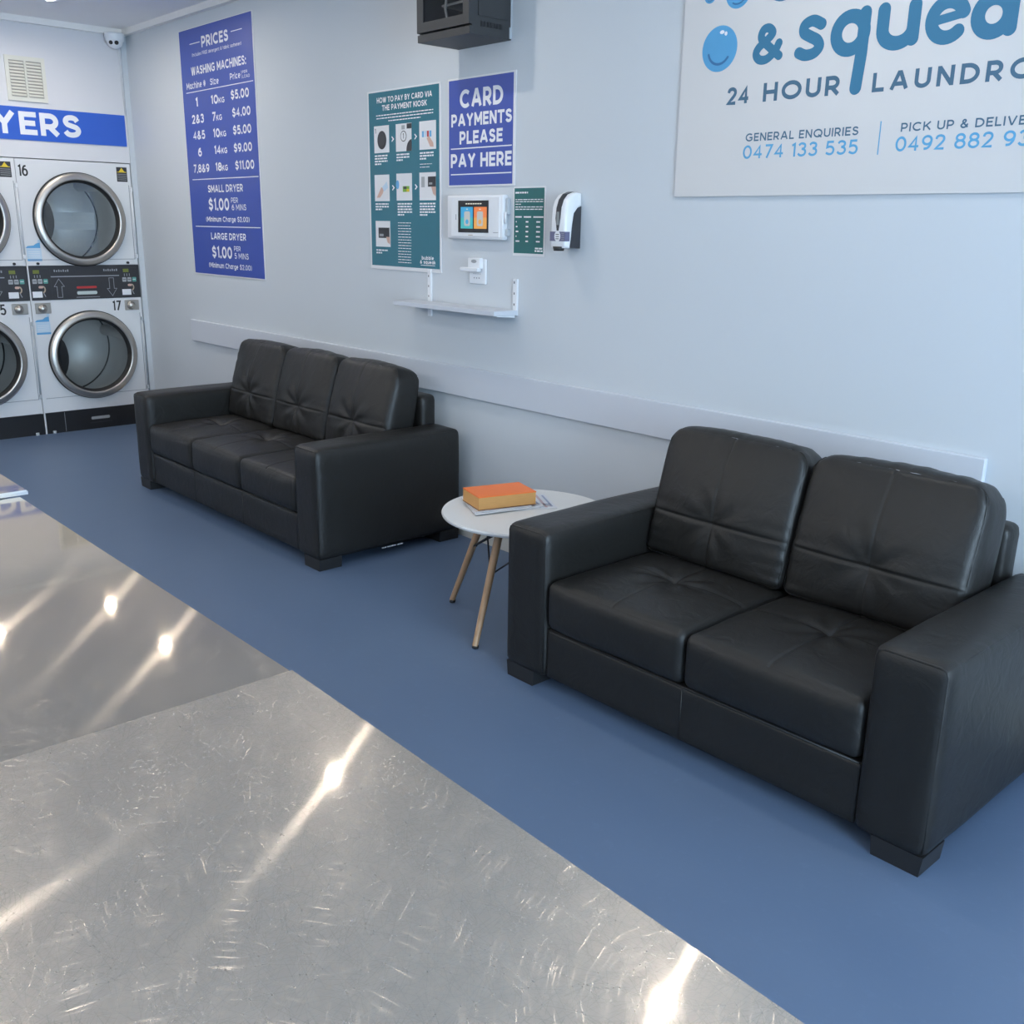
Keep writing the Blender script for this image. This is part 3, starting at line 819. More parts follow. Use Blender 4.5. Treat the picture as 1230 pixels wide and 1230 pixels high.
# blue band above the dryers
bm = NB(); box(bm, XB, XB + 0.006, 1.42, 3.116, 2.072, 2.287)
sb = obj('dryers_sign', bm, 'band_blue')
tag(sb, 'blue banner sign reading DRYERS above the stacked dryers', 'sign')
F = Flat('y', XB + 0.006, 1, [])
F.text('D', 1.905, 2.050, 2.109, 0.150, 'white_ink', bold=0.045)
F.text('R', 2.075, 2.203, 2.109, 0.150, 'white_ink', bold=0.045)
F.text('YERS', 2.205, 2.792, 2.109, 0.150, 'white_ink', bold=0.045)
F.build('lettering', sb)

# cream wall vent
t = thing('air_vent', 'cream louvred air vent high on the wall above the blue banner', 'vent', (XB, 2.455, 2.47))
bm = NB()
box(bm, XB, XB + 0.004, 2.345, 2.565, 2.345, 2.59)
obj('backing', bm, 'cream_dark', t)
bm = NB()
for (a, b_, c, d) in ((2.325, 2.350, 2.325, 2.612), (2.560, 2.585, 2.325, 2.612), (2.350, 2.560, 2.325, 2.352), (2.350, 2.560, 2.584, 2.612), (2.448, 2.462, 2.352, 2.584)):
    box(bm, XB, XB + 0.012, a, b_, c, d)
obj('frame', bm, 'cream', t)
bm = NB()
for col in ((2.352, 2.446), (2.464, 2.558)):
    for q in range(11):
        z = 2.358 + q * 0.0205
        vs = [bm.verts.new(p) for p in ((XB + 0.003, col[0], z + 0.013), (XB + 0.003, col[1], z + 0.013), (XB + 0.012, col[1], z), (XB + 0.012, col[0], z),
                                        (XB + 0.003, col[0], z + 0.016), (XB + 0.003, col[1], z + 0.016), (XB + 0.013, col[1], z + 0.003), (XB + 0.013, col[0], z + 0.003))]
        for qd in ((0,1,2,3),(7,6,5,4),(3,2,6,7),(0,4,5,1),(0,3,7,4),(1,5,6,2)): bm.faces.new([vs[i] for i in qd])
bmesh.ops.recalc_face_normals(bm, faces=bm.faces)
obj('louvres', bm, 'cream', t)

# security camera in the corner
t = thing('security_camera', 'white turret security camera in the ceiling corner above the dryers', 'camera', (-7.645, 3.065, 2.825))
bm = NB()
lathe(bm, (-7.645, 3.065, 2.825), (0, 0, -1), [(0.0, -0.0), (0.066, 0.0), (0.068, 0.01), (0.064, 0.045), (0.056, 0.055)], n=32)
obj('housing', bm, 'white_plastic', t)
bm = NB()
bmesh.ops.create_uvsphere(bm, u_segments=28, v_segments=16, radius=0.056, matrix=Matrix.Translation((-7.645, 3.065, 2.780)))
ball = obj('ball', bm, 'white_plastic', t, smooth=True)
look = Vector((0.80, -0.45, -0.40)).normalized(); cc = Vector((-7.645, 3.065, 2.780))
_, lu, lv = basis(look)
for (du, dv, r_) in ((0.018, 0.004, 0.014), (-0.020, 0.004, 0.013)):
    bm = NB(); p = cc + look * 0.047 + Vector((0, 0, 1)).cross(look).normalized() * du
    cyl(bm, p, p + look * 0.010, r_, n=16)
    obj('lens', bm, 'gasket', ball, label='small dark lens')
bm = NB(); tube(bm, [(-7.69, 3.085, 2.80), (XB + 0.014, 3.112, 2.70), (XB + 0.005, 3.124, 2.29)], 0.004, n=8)
obj('cable', bm, 'cable', t)

# ================================================================== SIGNS ON THE LONG WALL
def board(name, label, cat, x0, x1, z0, z1, m, th=0.005, edge='white_board'):
    t = thing(name, label, cat, ((x0 + x1) / 2, YR, z0))
    bm = NB(); box(bm, x0, x1, YR - th, YR - 0.001, z0, z1)
    obj('board', bm, edge, t)
    return t, YR - th

t, yp = board('price_sign', 'tall blue price list sign for washing machines and dryers', 'sign', -6.822, -5.815, 1.196, 2.752, 'royal')
F = Flat('x', yp, -1, [])
F.rect(-6.816, -5.824, 1.202, 2.748, 'royal')
PR = [('PRICES', -6.494, -6.127, 2.622, 0.065, .04), ('(Includes FREE detergent & fabric softener)', -6.639, -5.963, 2.580, 0.020, .01),
 ('WASHING MACHINES:', -6.667, -5.918, 2.468, 0.052, .035), ('Machine #', -6.749, -6.471, 2.389, 0.040, .02), ('Size', -6.406, -6.287, 2.390, 0.038, .02), ('Price', -6.134, -5.998, 2.398, 0.036, .02),
 ('PER', -5.973, -5.907, 2.421, 0.015, .01), ('LOAD', -5.970, -5.879, 2.394, 0.017, .01),
 ('1', -6.635, -6.600, 2.275, 0.056, .04), ('10', -6.412, -6.310, 2.275, 0.053, .035), ('KG', -6.305, -6.223, 2.275, 0.033, .03), ('$5.00', -6.137, -5.902, 2.283, 0.054, .035),
 ('2&3', -6.704, -6.527, 2.173, 0.055, .03), ('7', -6.411, -6.357, 2.173, 0.055, .035), ('KG', -6.352, -6.271, 2.174, 0.034, .03), ('$4.00', -6.132, -5.895, 2.180, 0.053, .035),
 ('4&5', -6.701, -6.526, 2.073, 0.054, .03), ('10', -6.410, -6.315, 2.073, 0.054, .035), ('KG', -6.310, -6.227, 2.074, 0.034, .03), ('$5.00', -6.134, -5.897, 2.077, 0.053, .035),
 ('6', -6.645, -6.589, 1.966, 0.055, .035), ('14', -6.408, -6.314, 1.971, 0.053, .035), ('KG', -6.309, -6.227, 1.972, 0.035, .03), ('$9.00', -6.137, -5.900, 1.972, 0.053, .035),
 ('7,8&9', -6.732, -6.495, 1.864, 0.053, .03), ('18', -6.407, -6.317, 1.867, 0.052, .035), ('KG', -6.314, -6.232, 1.867, 0.035, .03), ('$11.00', -6.132, -5.883, 1.867, 0.054, .035),
 ('SMALL DRYER', -6.536, -6.047, 1.735, 0.046, .03), ('$1.00', -6.540, -6.246, 1.620, 0.077, .035), ('PER', -6.217, -6.122, 1.667, 0.032, .012), ('6 MINS', -6.212, -6.017, 1.621, 0.036, .012),
 ('(Minimum Charge $2.00)', -6.591, -5.983, 1.548, 0.032, .02),
 ('LARGE DRYER', -6.534, -6.043, 1.433, 0.043, .03), ('$1.00', -6.535, -6.247, 1.313, 0.076, .035), ('PER', -6.216, -6.124, 1.365, 0.030, .012), ('5 MINS', -6.215, -6.021, 1.316, 0.036, .012),
 ('(Minimum Charge $2.00)', -6.594, -5.988, 1.247, 0.033, .02)]
for s, a, b_, z, h, bo in PR: F.text(s, a, b_, z, h, 'white_ink', 2, bo)
for a, b_, z in ((-6.664, -6.517, 2.657), (-6.090, -5.947, 2.667), (-6.762, -5.841, 2.368), (-6.758, -5.837, 1.820), (-6.760, -5.845, 1.515)):
    F.rect(a, b_, z - 0.002, z + 0.003, 'white_ink', 2)
F.rect(-5.985, -5.982, 2.392, 2.438, 'white_ink', 2)
F.build('lettering', t)

t, yp = board('card_payment_sign', 'blue sign reading CARD PAYMENTS PLEASE PAY HERE', 'sign', -3.964, -3.484, 1.728, 2.210, 'royal')
F = Flat('x', yp, -1, [])
F.rect(-3.957, -3.500, 1.735, 2.202, 'royal')
for s, a, b_, z, h in (('CARD', -3.874, -3.563, 2.076, 0.082), ('PAYMENTS', -3.938, -3.502, 1.997, 0.057), ('PLEASE', -3.876, -3.563, 1.918, 0.058), ('PAY HERE', -3.942, -3.500, 1.814, 0.063)):
    F.text(s, a, b_ - 0.006, z, h, 'white_ink', 2, 0.045)
for z in (1.899, 1.783): F.rect(-3.942, -3.506, z - 0.002, z + 0.003, 'white_ink', 2)
F.build('lettering', t)

t, yp = board('instruction_poster', 'tall teal poster of payment steps with seven small pictures', 'poster', -4.638, -4.020, 1.318, 2.208, 'teal')
F = Flat('x', yp, -1, [])
F.rect(-4.626, -4.032, 1.336, 2.200, 'teal')
F.text('HOW TO PAY BY CARD VIA', -4.551, -4.087, 2.147, 0.027, 'white_ink', 2, 0.035)
F.text('THE PAYMENT KIOSK', -4.506, -4.128, 2.109, 0.027, 'white_ink', 2, 0.035)
random.seed(3)
def greek(a, b_, z, h, layer=2, m='white_ink'):
    """a line of print too small to read: a row of word-long strokes"""
    x = a
    while x < b_ - 0.004:
        wd = min(random.uniform(0.010, 0.032), b_ - x)
        F.rect(x, x + wd, z, z + h, m, layer)
        x += wd + 0.004
greek(-4.560, -4.078, 2.085, 0.005); greek(-4.558, -4.079, 2.071, 0.005); greek(-4.452, -4.180, 2.056, 0.005)
SH = {(0, 0): (-4.582, 1.906), (1, 0): (-4.389, 1.906), (2, 0): (-4.191, 1.907), (0, 1): (-4.586, 1.666), (1, 1): (-4.390, 1.668), (2, 1): (-4.194, 1.668), (0, 2): (-4.585, 1.434)}
for (cx_, ry_), (a, z) in SH.items():
    F.rect(a, a + 0.134, z, z + 0.132, 'white_board', 2)
a, z = SH[(0, 0)]
F.ell(a + 0.070, z + 0.062, 0.040, 0.045, 'panel_black', 3); F.ell(a + 0.070, z + 0.066, 0.030, 0.033, 'dark_grey', 4); F.text('1', a + 0.008, a + 0.018, z + 0.096, 0.024, 'black_ink', 3, 0.02)
a, z = SH[(1, 0)]
F.ell(a + 0.066, z + 0.072, 0.026, 0.026, 'black_ink', 3); F.ell(a + 0.066, z + 0.072, 0.022, 0.022, 'white_board', 4); F.text('1', a + 0.061, a + 0.070, z + 0.060, 0.026, 'black_ink', 5, 0.02)
F.rect(a + 0.094, a + 0.134, z + 0.106, z + 0.130, 'panel_black', 3); F.ell(a + 0.134, z + 0.0, 0.045, 0.055, 'panel_black', 3, t0=90, t1=180); F.rect(a + 0.050, a + 0.078, z + 0.104, z + 0.124, 'grey_key', 3)
F.poly([(a + 0.134, z), (a + 0.089, z), (a + 0.134, z + 0.055)], 'panel_black', 3)
a, z = SH[(2, 0)]
for q, m_ in enumerate(('sticker_blue', 'sticker_pale', 'red_ink', 'sticker_blue')): F.rect(a + 0.022 + q*0.020, a + 0.038 + q*0.020, z + 0.058, z + 0.086, m_, 3)
F.poly([(a + 0.060, z + 0.052), (a + 0.080, z + 0.062), (a + 0.112, z + 0.030), (a + 0.116, z + 0.010), (a + 0.088, z + 0.012)], 'skin_ink', 4)
a, z = SH[(0, 1)]
F.poly([(a + 0.018, z + 0.018), (a + 0.060, z + 0.070), (a + 0.085, z + 0.064), (a + 0.074, z + 0.040), (a + 0.048, z + 0.018)], 'skin_ink', 3)
F.poly([(a + 0.070, z + 0.070), (a + 0.112, z + 0.098), (a + 0.122, z + 0.066), (a + 0.084, z + 0.048)], 'sticker_pale', 4)
a, z = SH[(1, 1)]
F.ell(a + 0.010, z + 0.078, 0.014, 0.022, 'sticker_blue', 3); F.rect(a + 0.055, a + 0.112, z + 0.042, z + 0.070, 'green_card', 3); F.rect(a + 0.062, a + 0.088, z + 0.056, z + 0.068, 'panel_black', 4); F.rect(a + 0.088, a + 0.112, z + 0.042, z + 0.056, 'yellow_ink', 4)
a, z = SH[(2, 1)]
F.rect(a + 0.016, a + 0.044, z + 0.062, z + 0.112, 'grey_key', 3); F.rect(a + 0.070, a + 0.134, z + 0.064, z + 0.112, 'panel_black', 3); F.rect(a + 0.080, a + 0.106, z + 0.074, z + 0.084, 'grey_key', 4)
F.poly([(a + 0.098, z + 0.064), (a + 0.134, z + 0.064), (a + 0.134, z + 0.018), (a + 0.112, z + 0.030)], 'skin_ink', 4)
a, z = SH[(0, 2)]
F.rect(a + 0.026, a + 0.126, z + 0.045, z + 0.098, 'panel_black', 3); F.rect(a + 0.036, a + 0.072, z + 0.054, z + 0.066, 'grey_key', 4)
F.poly([(a + 0.096, z + 0.052), (a + 0.130, z + 0.050), (a + 0.132, z + 0.012), (a + 0.108, z + 0.024)], 'skin_ink', 5)
for a, z in ((-4.417, 1.958), (-4.222, 1.960), (-4.418, 1.721), (-4.222, 1.722)):
    F.stroke([(a - 0.006, z + 0.021), (a + 0.007, z + 0.011), (a - 0.006, z + 0.001)], 0.007, 'white_ink', 2)
for a, wd, z, n in ((-4.580, .115, 1.888, 4), (-4.386, .110, 1.888, 3), (-4.189, .112, 1.888, 3), (-4.582, .120, 1.648, 3), (-4.383, .125, 1.648, 5), (-4.193, .128, 1.648, 5), (-4.583, .105, 1.412, 2)):
    for q in range(n): greek(a, a + wd * (1.0 if q < n - 1 else 0.5), z - q * 0.0135, 0.0075)
greek(-4.189, -4.09, 1.838, 0.003); greek(-4.189, -4.105, 1.824, 0.003)
for q in range(10): greek(-4.382, -4.268, 1.556 - q * 0.0142, 0.0035)
for q in range(5): greek(-4.384, -4.270, 1.413 - q * 0.014, 0.0035)
F.text('bubble', -4.180, -4.080, 1.379, 0.018, 'white_ink', 2, wt=0.20); F.text('& squeak', -4.195, -4.066, 1.359, 0.017, 'white_ink', 2, wt=0.20)
F.rect(-4.190, -4.070, 1.350, 1.353, 'white_ink', 2)
F.build('print', t)

t, yp = board('price_notice', 'small dark green notice between payment screen and soap dispenser', 'sign', -3.492, -3.283, 1.420, 1.722, 'teal_dark', 0.003)
F = Flat('x', yp, -1, [])
F.rect(-3.486, -3.290, 1.432, 1.715, 'teal_dark')
greek(-3.479, -3.396, 1.692, 0.007)
for z, h in ((1.664, .0035), (1.655, .0035), (1.632, .004), (1.622, .004)): greek(-3.478, -3.297, z, h)
greek(-3.478, -3.441, 1.644, 0.0035)
for a, b_ in ((-3.478, -3.434), (-3.421, -3.372), (-3.358, -3.293)): F.rect(a, b_, 1.588, 1.594, 'white_ink', 2)
for q in range(5):
    z = 1.567 - q * 0.0212
    F.rect(-3.473, -3.468 + (0.02 if q == 4 else 0.006 * (q % 3)), z, z + 0.006, 'white_ink', 2); F.rect(-3.407, -3.390, z, z + 0.006, 'white_ink', 2); F.rect(-3.338, -3.313, z, z + 0.006, 'white_ink', 2)
greek(-3.343, -3.296, 1.452, 0.007); greek(-3.345, -3.294, 1.441, 0.007)
F.build('print', t)

# big logo board
t, yp = board('logo_board', 'large white board with the laundromat name and phone numbers', 'sign', -2.560, -0.45, 1.669, 2.80, 'white_board', 0.010, 'logo_white')
F = Flat('x', yp, -1, [])
TI = 'teal_ink'
# ampersand
F.stroke(bez([(-2.138, 2.128), (-2.180, 2.160), (-2.214, 2.190), (-2.208, 2.216), (-2.186, 2.220), (-2.170, 2.204), (-2.186, 2.186), (-2.222, 2.162), (-2.232, 2.140), (-2.216, 2.122), (-2.186, 2.122), (-2.156, 2.144), (-2.142, 2.168)], 8), 0.029, TI, 1)
# s
F.stroke(bez([(-1.982, 2.208), (-2.014, 2.222), (-2.044, 2.212), (-2.046, 2.190), (-2.020, 2.174), (-1.994, 2.160), (-1.984, 2.140), (-2.002, 2.122), (-2.034, 2.118), (-2.060, 2.128)], 8), 0.036, TI, 1)
# q
F.stroke(arc(-1.874, 2.168, 0.050, 0.050, 0, 360, 36), 0.042, TI, 1)
F.stroke([(-1.826, 2.222), (-1.828, 2.10), (-1.836, 2.000)], 0.042, TI, 1)
# u
F.stroke([(-1.762, 2.222), (-1.762, 2.165)] + arc(-1.711, 2.163, 0.051, 0.043, 180, 360, 20) + [(-1.660, 2.222)], 0.042, TI, 1)
F.stroke([(-1.660, 2.222), (-1.660, 2.128)], 0.042, TI, 1)
# e
F.stroke(arc(-1.553, 2.168, 0.050, 0.050, 20, 315, 32), 0.040, TI, 1)
F.stroke([(-1.600, 2.166), (-1.506, 2.180)], 0.026, TI, 1)
# a
F.stroke(arc(-1.416, 2.164, 0.046, 0.046, 0, 360, 36), 0.042, TI, 1)
F.stroke([(-1.366, 2.216), (-1.366, 2.122)], 0.042, TI, 1)
# k
F.stroke([(-1.262, 2.290), (-1.262, 2.124)], 0.042, TI, 1)
F.stroke([(-1.250, 2.160), (-1.190, 2.216)], 0.040, TI, 1); F.stroke([(-1.232, 2.172), (-1.186, 2.122)], 0.040, TI, 1)
# first line, almost wholly above the photo
def letter_b(x):
    F.stroke([(x, 2.470), (x, 2.330)], 0.040, TI, 1); F.stroke(arc(x + 0.052, 2.368, 0.050, 0.050, 0, 360, 36), 0.040, TI, 1)
letter_b(-2.195); letter_b(-1.880); letter_b(-1.725)
F.stroke([(-2.030, 2.422), (-2.030, 2.362)] + arc(-1.982, 2.362, 0.048, 0.044, 180, 360, 20) + [(-1.934, 2.422)], 0.040, TI, 1)
F.stroke([(-1.570, 2.470), (-1.570, 2.322)], 0.040, TI, 1)
F.stroke(arc(-1.464, 2.368, 0.050, 0.050, 20, 315, 32), 0.038, TI, 1); F.stroke([(-1.510, 2.368), (-1.418, 2.380)], 0.026, TI, 1)
# bubbles
def bubble(x, z, r, smile=False):
    F.ell(x, z, r, r, 'light_blue_ink', 1, 48); F.ell(x, z, r * 0.96, r * 0.96, 'bubble_blue', 2, 48)
    F.ell(x + r*0.10, z + r*0.70, r*0.13, r*0.08, 'white_ink', 3); F.ell(x + r*0.32, z + r*0.62, r*0.08, r*0.09, 'white_ink', 3)
    if smile: F.stroke(arc(x, z - r*0.05, r*0.62, r*0.62, 195, 325, 16), r*0.11, 'bubble_line', 3)
    else: F.stroke(arc(x, z, r*0.72, r*0.72, 240, 320, 12), r*0.10, 'bubble_line', 3)
bubble(-2.391, 2.176, 0.077, True); bubble(-2.447, 2.357, 0.026); bubble(-2.326, 2.352, 0.053)
SL = 'slate_ink'
F.text('24', -2.343, -2.246, 1.982, 0.060, SL, 1, wt=0.21); F.text('HOUR', -2.190, -1.892, 1.984, 0.060, SL, 1, 0, 2.0, 0.21)
F.text('LAUNDROMAT', -1.777, -1.040, 1.982, 0.057, SL, 1, 0, 2.6, 0.21)
F.text('GENERAL ENQUIRIES', -2.249, -1.808, 1.855, 0.027, SL, 1, 0, 1.5, 0.17)
F.text('PICK UP & DELIVERY', -1.662, -1.218, 1.857, 0.026, SL, 1, 0, 1.5, 0.17)
F.text('0474 133 535', -2.256, -1.804, 1.796, 0.046, 'light_blue_ink', 1, 0, 1.3, 0.155)
F.text('0492 882 93', -1.674, -1.262, 1.798, 0.045, 'light_blue_ink', 1, 0, 1.3, 0.155)
F.rect(-1.734, -1.730, 1.791, 1.893, 'light_blue_ink')
F.build('lettering', t)

# ================================================================== WALL DEVICES
# payment kiosk
t = thing('payment_terminal', 'white wall-mounted payment screen below the blue card sign', 'payment terminal', (-3.74, YR, 1.49))
bm = NB(); rbox(bm, -3.938, -3.530, YR - 0.034, YR, 1.487, 1.688, 0.008, 3)
obj('housing', bm, 'white_plastic', t, smooth=True, angle=40)
bm = NB(); rbox(bm, -3.905, -3.550, YR - 0.037, YR - 0.030, 1.498, 1.680, 0.003, 2)
obj('front_plate', bm, 'white_plastic', t)
yk = YR - 0.037
bm = NB(); box(bm, -3.846, -3.626, yk - 0.002, yk + 0.002, 1.518, 1.663)
sc = obj('screen', bm, 'screen_black', t, label='black touch screen with a blue and an orange tile')
F = Flat('x', yk - 0.002, -1, [])
F.rect(-3.826, -3.736, 1.536, 1.586, 'scr_teal'); F.rect(-3.826, -3.736, 1.586, 1.634, 'scr_blue')
F.rect(-3.728, -3.636, 1.536, 1.586, 'scr_amber'); F.rect(-3.728, -3.636, 1.586, 1.634, 'scr_orange')
for a, m_ in ((-3.800, 'scr_blue'), (-3.706, 'scr_amber')):
    F.rrect(a, a + 0.044, 1.548, 1.614, 0.008, 'scr_grey', 2); F.ell(a + 0.022, 1.567, 0.011, 0.011, m_, 3)
    F.rect(a + 0.016, a + 0.028, 1.622, 1.626, 'scr_text', 2)
for q in range(7): F.rect(-3.790 + q*0.0172, -3.777 + q*0.0172, 1.646, 1.651, 'scr_text', 1)
F.build('display', sc)
for nm, r_, m_ in (('speaker_slot', (-3.867, -3.862, 1.576, 1.601), 'grey_ink'), ('card_slot', (-3.592, -3.556, 1.519, 1.5215), 'grey_ink'), ('logo_mark', (-3.772, -3.738, 1.505, 1.508), 'tan_ink')):
    F = Flat('x', yk, -1, []); F.rect(*r_, m_); F.build(nm, t)
for za, zb_ in ((1.506, 1.536), (1.600, 1.672)):
    bm = NB(); rbox(bm, -3.530, -3.512, YR - 0.020, YR, za, zb_, 0.003, 1)
    obj('hinge', bm, 'kiosk_grey', t)
bm = NB(); cyl(bm, (-3.520, YR - 0.026, 1.560), (-3.520, YR - 0.026, 1.612), 0.006, n=12)
obj('hasp', bm, 'white_plastic', t)

# soap dispenser
def profile_solid(bm, prof, x0, x1, r=0.0):
    A = [bm.verts.new((x0, y, z)) for y, z in prof]; B = [bm.verts.new((x1, y, z)) for y, z in prof]
    n = len(prof)
    bm.faces.new(A); bm.faces.new(B[::-1])
    for i in range(n):
        j = (i + 1) % n; bm.faces.new((A[j], A[i], B[i], B[j]))
    bmesh.ops.recalc_face_normals(bm, faces=bm.faces)
t = thing('soap_dispenser', 'white and black wall soap dispenser beside the dark green notice', 'dispenser', (-3.105, YR, 1.46))
D0 = YR
def dp(pts): return [(D0 - y, z) for y, z in pts]
shell = dp([(0.0, 1.688), (0.030, 1.692), (0.058, 1.682), (0.080, 1.660), (0.092, 1.628), (0.097, 1.585), (0.097, 1.475), (0.093, 1.464), (0.062, 1.462), (0.056, 1.50), (0.050, 1.56), (0.042, 1.605), (0.020, 1.628), (0.0, 1.634)])
bm = NB(); profile_solid(bm, shell, -3.152, -3.062)
es = [e for e in bm.edges if abs(e.verts[0].co.x - e.verts[1].co.x) < 1e-6]
bmesh.ops.bevel(bm, geom=es, offset=0.012, segments=4, affect='EDGES', profile=0.5, clamp_overlap=True)
obj('shell', bm, 'white_plastic', t, smooth=True, angle=50)
bm = NB(); profile_solid(bm, dp([(0.0, 1.636), (0.020, 1.630), (0.044, 1.606), (0.052, 1.56), (0.058, 1.50), (0.062, 1.466), (0.0, 1.462)]), -3.148, -3.066)
obj('back_case', bm, 'disp_black', t)
bm = NB()
strip = dp([(0.0, 1.690), (0.030, 1.694), (0.059, 1.684), (0.0815, 1.661), (0.0935, 1.628), (0.0985, 1.585), (0.0985, 1.535)])
for i in range(len(strip) - 1):
    (ya, za), (yb, zb) = strip[i], strip[i+1]
    w1 = 0.014; w2 = 0.014 if i < len(strip) - 2 else 0.005
    vs = [bm.verts.new(p) for p in ((-3.107 - w1, ya, za + .0004), (-3.107 + w1, ya, za + .0004), (-3.107 + w2, yb, zb + .0004), (-3.107 - w2, yb, zb + .0004))]
    lo = [bm.verts.new((v.co.x, v.co.y + 0.004, v.co.z - 0.002)) for v in vs]
    bm.faces.new(vs); bm.faces.new(lo[::-1])
    for q in range(4): bm.faces.new((vs[q], lo[q], lo[(q+1) % 4], vs[(q+1) % 4]))
bmesh.ops.recalc_face_normals(bm, faces=bm.faces)
obj('front_strip', bm, 'disp_black', t)
bm = NB(); rbox(bm, -3.115, -3.099, D0 - 0.1005, D0 - 0.096, 1.557, 1.612, 0.003, 2)
obj('level_window', bm, 'disp_window', t)
bm = NB(); box(bm, -3.1525, -3.0615, D0 - 0.0978, D0 - 0.070, 1.492, 1.531)
st = obj('sticker', bm, 'purple_label', t)
F = Flat('x', D0 - 0.0978, -1, [])
F.ell(-3.107, 1.512, 0.018, 0.022, 'white_ink')
for q in range(3): F.rect(-3.117, -3.097, 1.500 + q*0.009, 1.503 + q*0.009, 'dark_grey', 2)
for q in range(4): F.rect(-3.084, -3.066, 1.498 + q*0.008, 1.500 + q*0.008, 'grey_key', 1)
F.build('print', st)
bm = NB(); cyl(bm, (-3.107, D0 - 0.088, 1.470), (-3.107, D0 - 0.088, 1.452), 0.026, 0.022, n=20)
obj('nozzle', bm, 'gasket', t)

# power point with a plug in its upper socket
t = thing('power_outlet', 'white power point with a plug adapter above the shelf', 'outlet', (-3.735, YR, 1.28))
bm = NB(); rbox(bm, -3.796, -3.676, YR - 0.010, YR, 1.280, 1.396, 0.003, 2)
obj('plate', bm, 'white_plastic', t)
bm = NB(); rbox(bm, -3.784, -3.694, YR - 0.030, YR - 0.009, 1.352, 1.402, 0.004, 2)
obj('plug', bm, 'white_plastic', t)
bm = NB(); rbox(bm, -3.832, -3.700, YR - 0.042, YR - 0.016, 1.338, 1.356, 0.004, 2)
obj('adapter', bm, 'white_plastic', t)
F = Flat('x', YR - 0.010, -1, [])
for q in range(3): F.rrect(-3.762 + q*0.018, -3.754 + q*0.018, 1.305, 1.311, 0.002, 'grey_ink')
for q in range(4): F.rect(-3.764 + q*0.015, -3.756 + q*0.015, 1.326, 1.329, 'grey_ink')
F.build('socket', t)
F = Flat('x', YR - 0.030, -1, [])
F.ell(-3.738, 1.386, 0.020, 0.008, 'grey_key'); F.build('marking', t)

# shelf on two slotted uprights
t = thing('wall_shelf', 'narrow white wall shelf on slotted uprights above the three-seat sofa', 'shelf', (-3.84, YR, 1.155))
bm = NB(); rbox(bm, -4.235, -3.450, 3.020, YR - 0.004, 1.153, 1.175, 0.002, 1)
obj('board', bm, 'rail', t)
for xc in (-4.115, -3.466):
    bm = NB(); box(bm, xc - 0.013, xc + 0.013, YR - 0.010, YR, 1.10 if xc < -4 else 1.150, 1.335 if xc < -4 else 1.315)
    u = obj('upright', bm, 'white_plastic', t)
    for z in (1.195, 1.245, 1.295):
        F = Flat('x', YR - 0.010, -1, []); F.rect(xc - 0.007, xc - 0.001, z, z + 0.010, 'dark_grey'); F.build('slot', u)
    bm = NB(); profile_solid(bm, [(YR - 0.010, 1.153), (3.05, 1.153), (3.05, 1.148), (YR - 0.010, 1.140)], xc - 0.003, xc + 0.003)
    obj('bracket', bm, 'white_plastic', t)

# network cabinet
t = thing('network_cabinet', 'charcoal network cabinet high on the wall above the card sign', 'cabinet', (-3.70, YR, 2.332))
cx0, cx1, cyf, cz0, cz1 = -3.890, -3.527, 2.945, 2.332, 2.80
bm = NB()
box(bm, cx0, cx1, cyf, YR - 0.001, cz0, cz0 + 0.012); box(bm, cx0, cx1, cyf, YR - 0.001, cz1 - 0.012, cz1)
box(bm, cx0, cx0 + 0.012, cyf, YR - 0.001, cz0 + 0.012, cz1 - 0.012); box(bm, cx1 - 0.012, cx1, cyf, YR - 0.001, cz0 + 0.012, cz1 - 0.012)
box(bm, cx0 + 0.012, cx1 - 0.012, YR - 0.012, YR - 0.001, cz0 + 0.012, cz1 - 0.012)
box(bm, cx0, cx1, cyf - 0.012, cyf, cz0, cz0 + 0.030)
obj('body', bm, 'rack', t)
bm = NB()
dz0, dz1 = cz0 + 0.038, cz1 - 0.01
box(bm, cx0, cx0 + 0.045, cyf - 0.016, cyf, dz0, dz1); box(bm, cx1 - 0.040, cx1, cyf - 0.016, cyf, dz0, dz1)
box(bm, cx0 + 0.045, cx1 - 0.040, cyf - 0.016, cyf, dz0, dz0 + 0.040); box(bm, cx0 + 0.045, cx1 - 0.040, cyf - 0.016, cyf, dz1 - 0.04, dz1)
dr = obj('door', bm, 'rack', t)
bm = NB(); box(bm, cx0 + 0.045, cx1 - 0.040, cyf - 0.011, cyf - 0.007, dz0 + 0.040, dz1 - 0.04)
obj('pane', bm, 'rack_glass', dr)
bm = NB(); box(bm, cx1, cx1 + 0.004, cyf + 0.035, YR - 0.030, cz0 + 0.075, cz1 - 0.03)
obj('side_panel', bm, 'rack', t)
bm = NB()
for q in range(7): box(bm, cx1, cx1 + 0.002, cyf + 0.050 + q*0.018, cyf + 0.062 + q*0.018, cz0 + 0.035, cz0 + 0.055)
obj('vent_slots', bm, 'kick_black', t)
bm = NB()
tube(bm, [(-3.73, 3.00, 2.60), (-3.745, 2.985, 2.52), (-3.748, 2.978, 2.46), (-3.735, 2.980, 2.415), (-3.725, 2.990, 2.405)], 0.006, n=8)
obj('cable', bm, 'cable', t)
bm = NB()
box(bm, -3.84, -3.745, 3.00, 3.12, 2.398, 2.406); box(bm, -3.80, -3.62, 3.00, 3.12, 2.475, 2.485)
obj('rack_tray', bm, 'kiosk_grey', t)
bm = NB()
box(bm, cx1, cx1 + 0.004, YR - 0.012, YR - 0.001, cz0 + 0.005, cz0 + 0.05); box(bm, cx1 + 0.0005, cx1 + 0.004, YR - 0.006, YR - 0.001, cz0 + 0.05, cz1)
obj('wall_flange', bm, 'kiosk_grey', t)

# ================================================================== SOFAS
def warp(u, k=0.72): return u - k / (2*pi) * sin(2*pi*u)

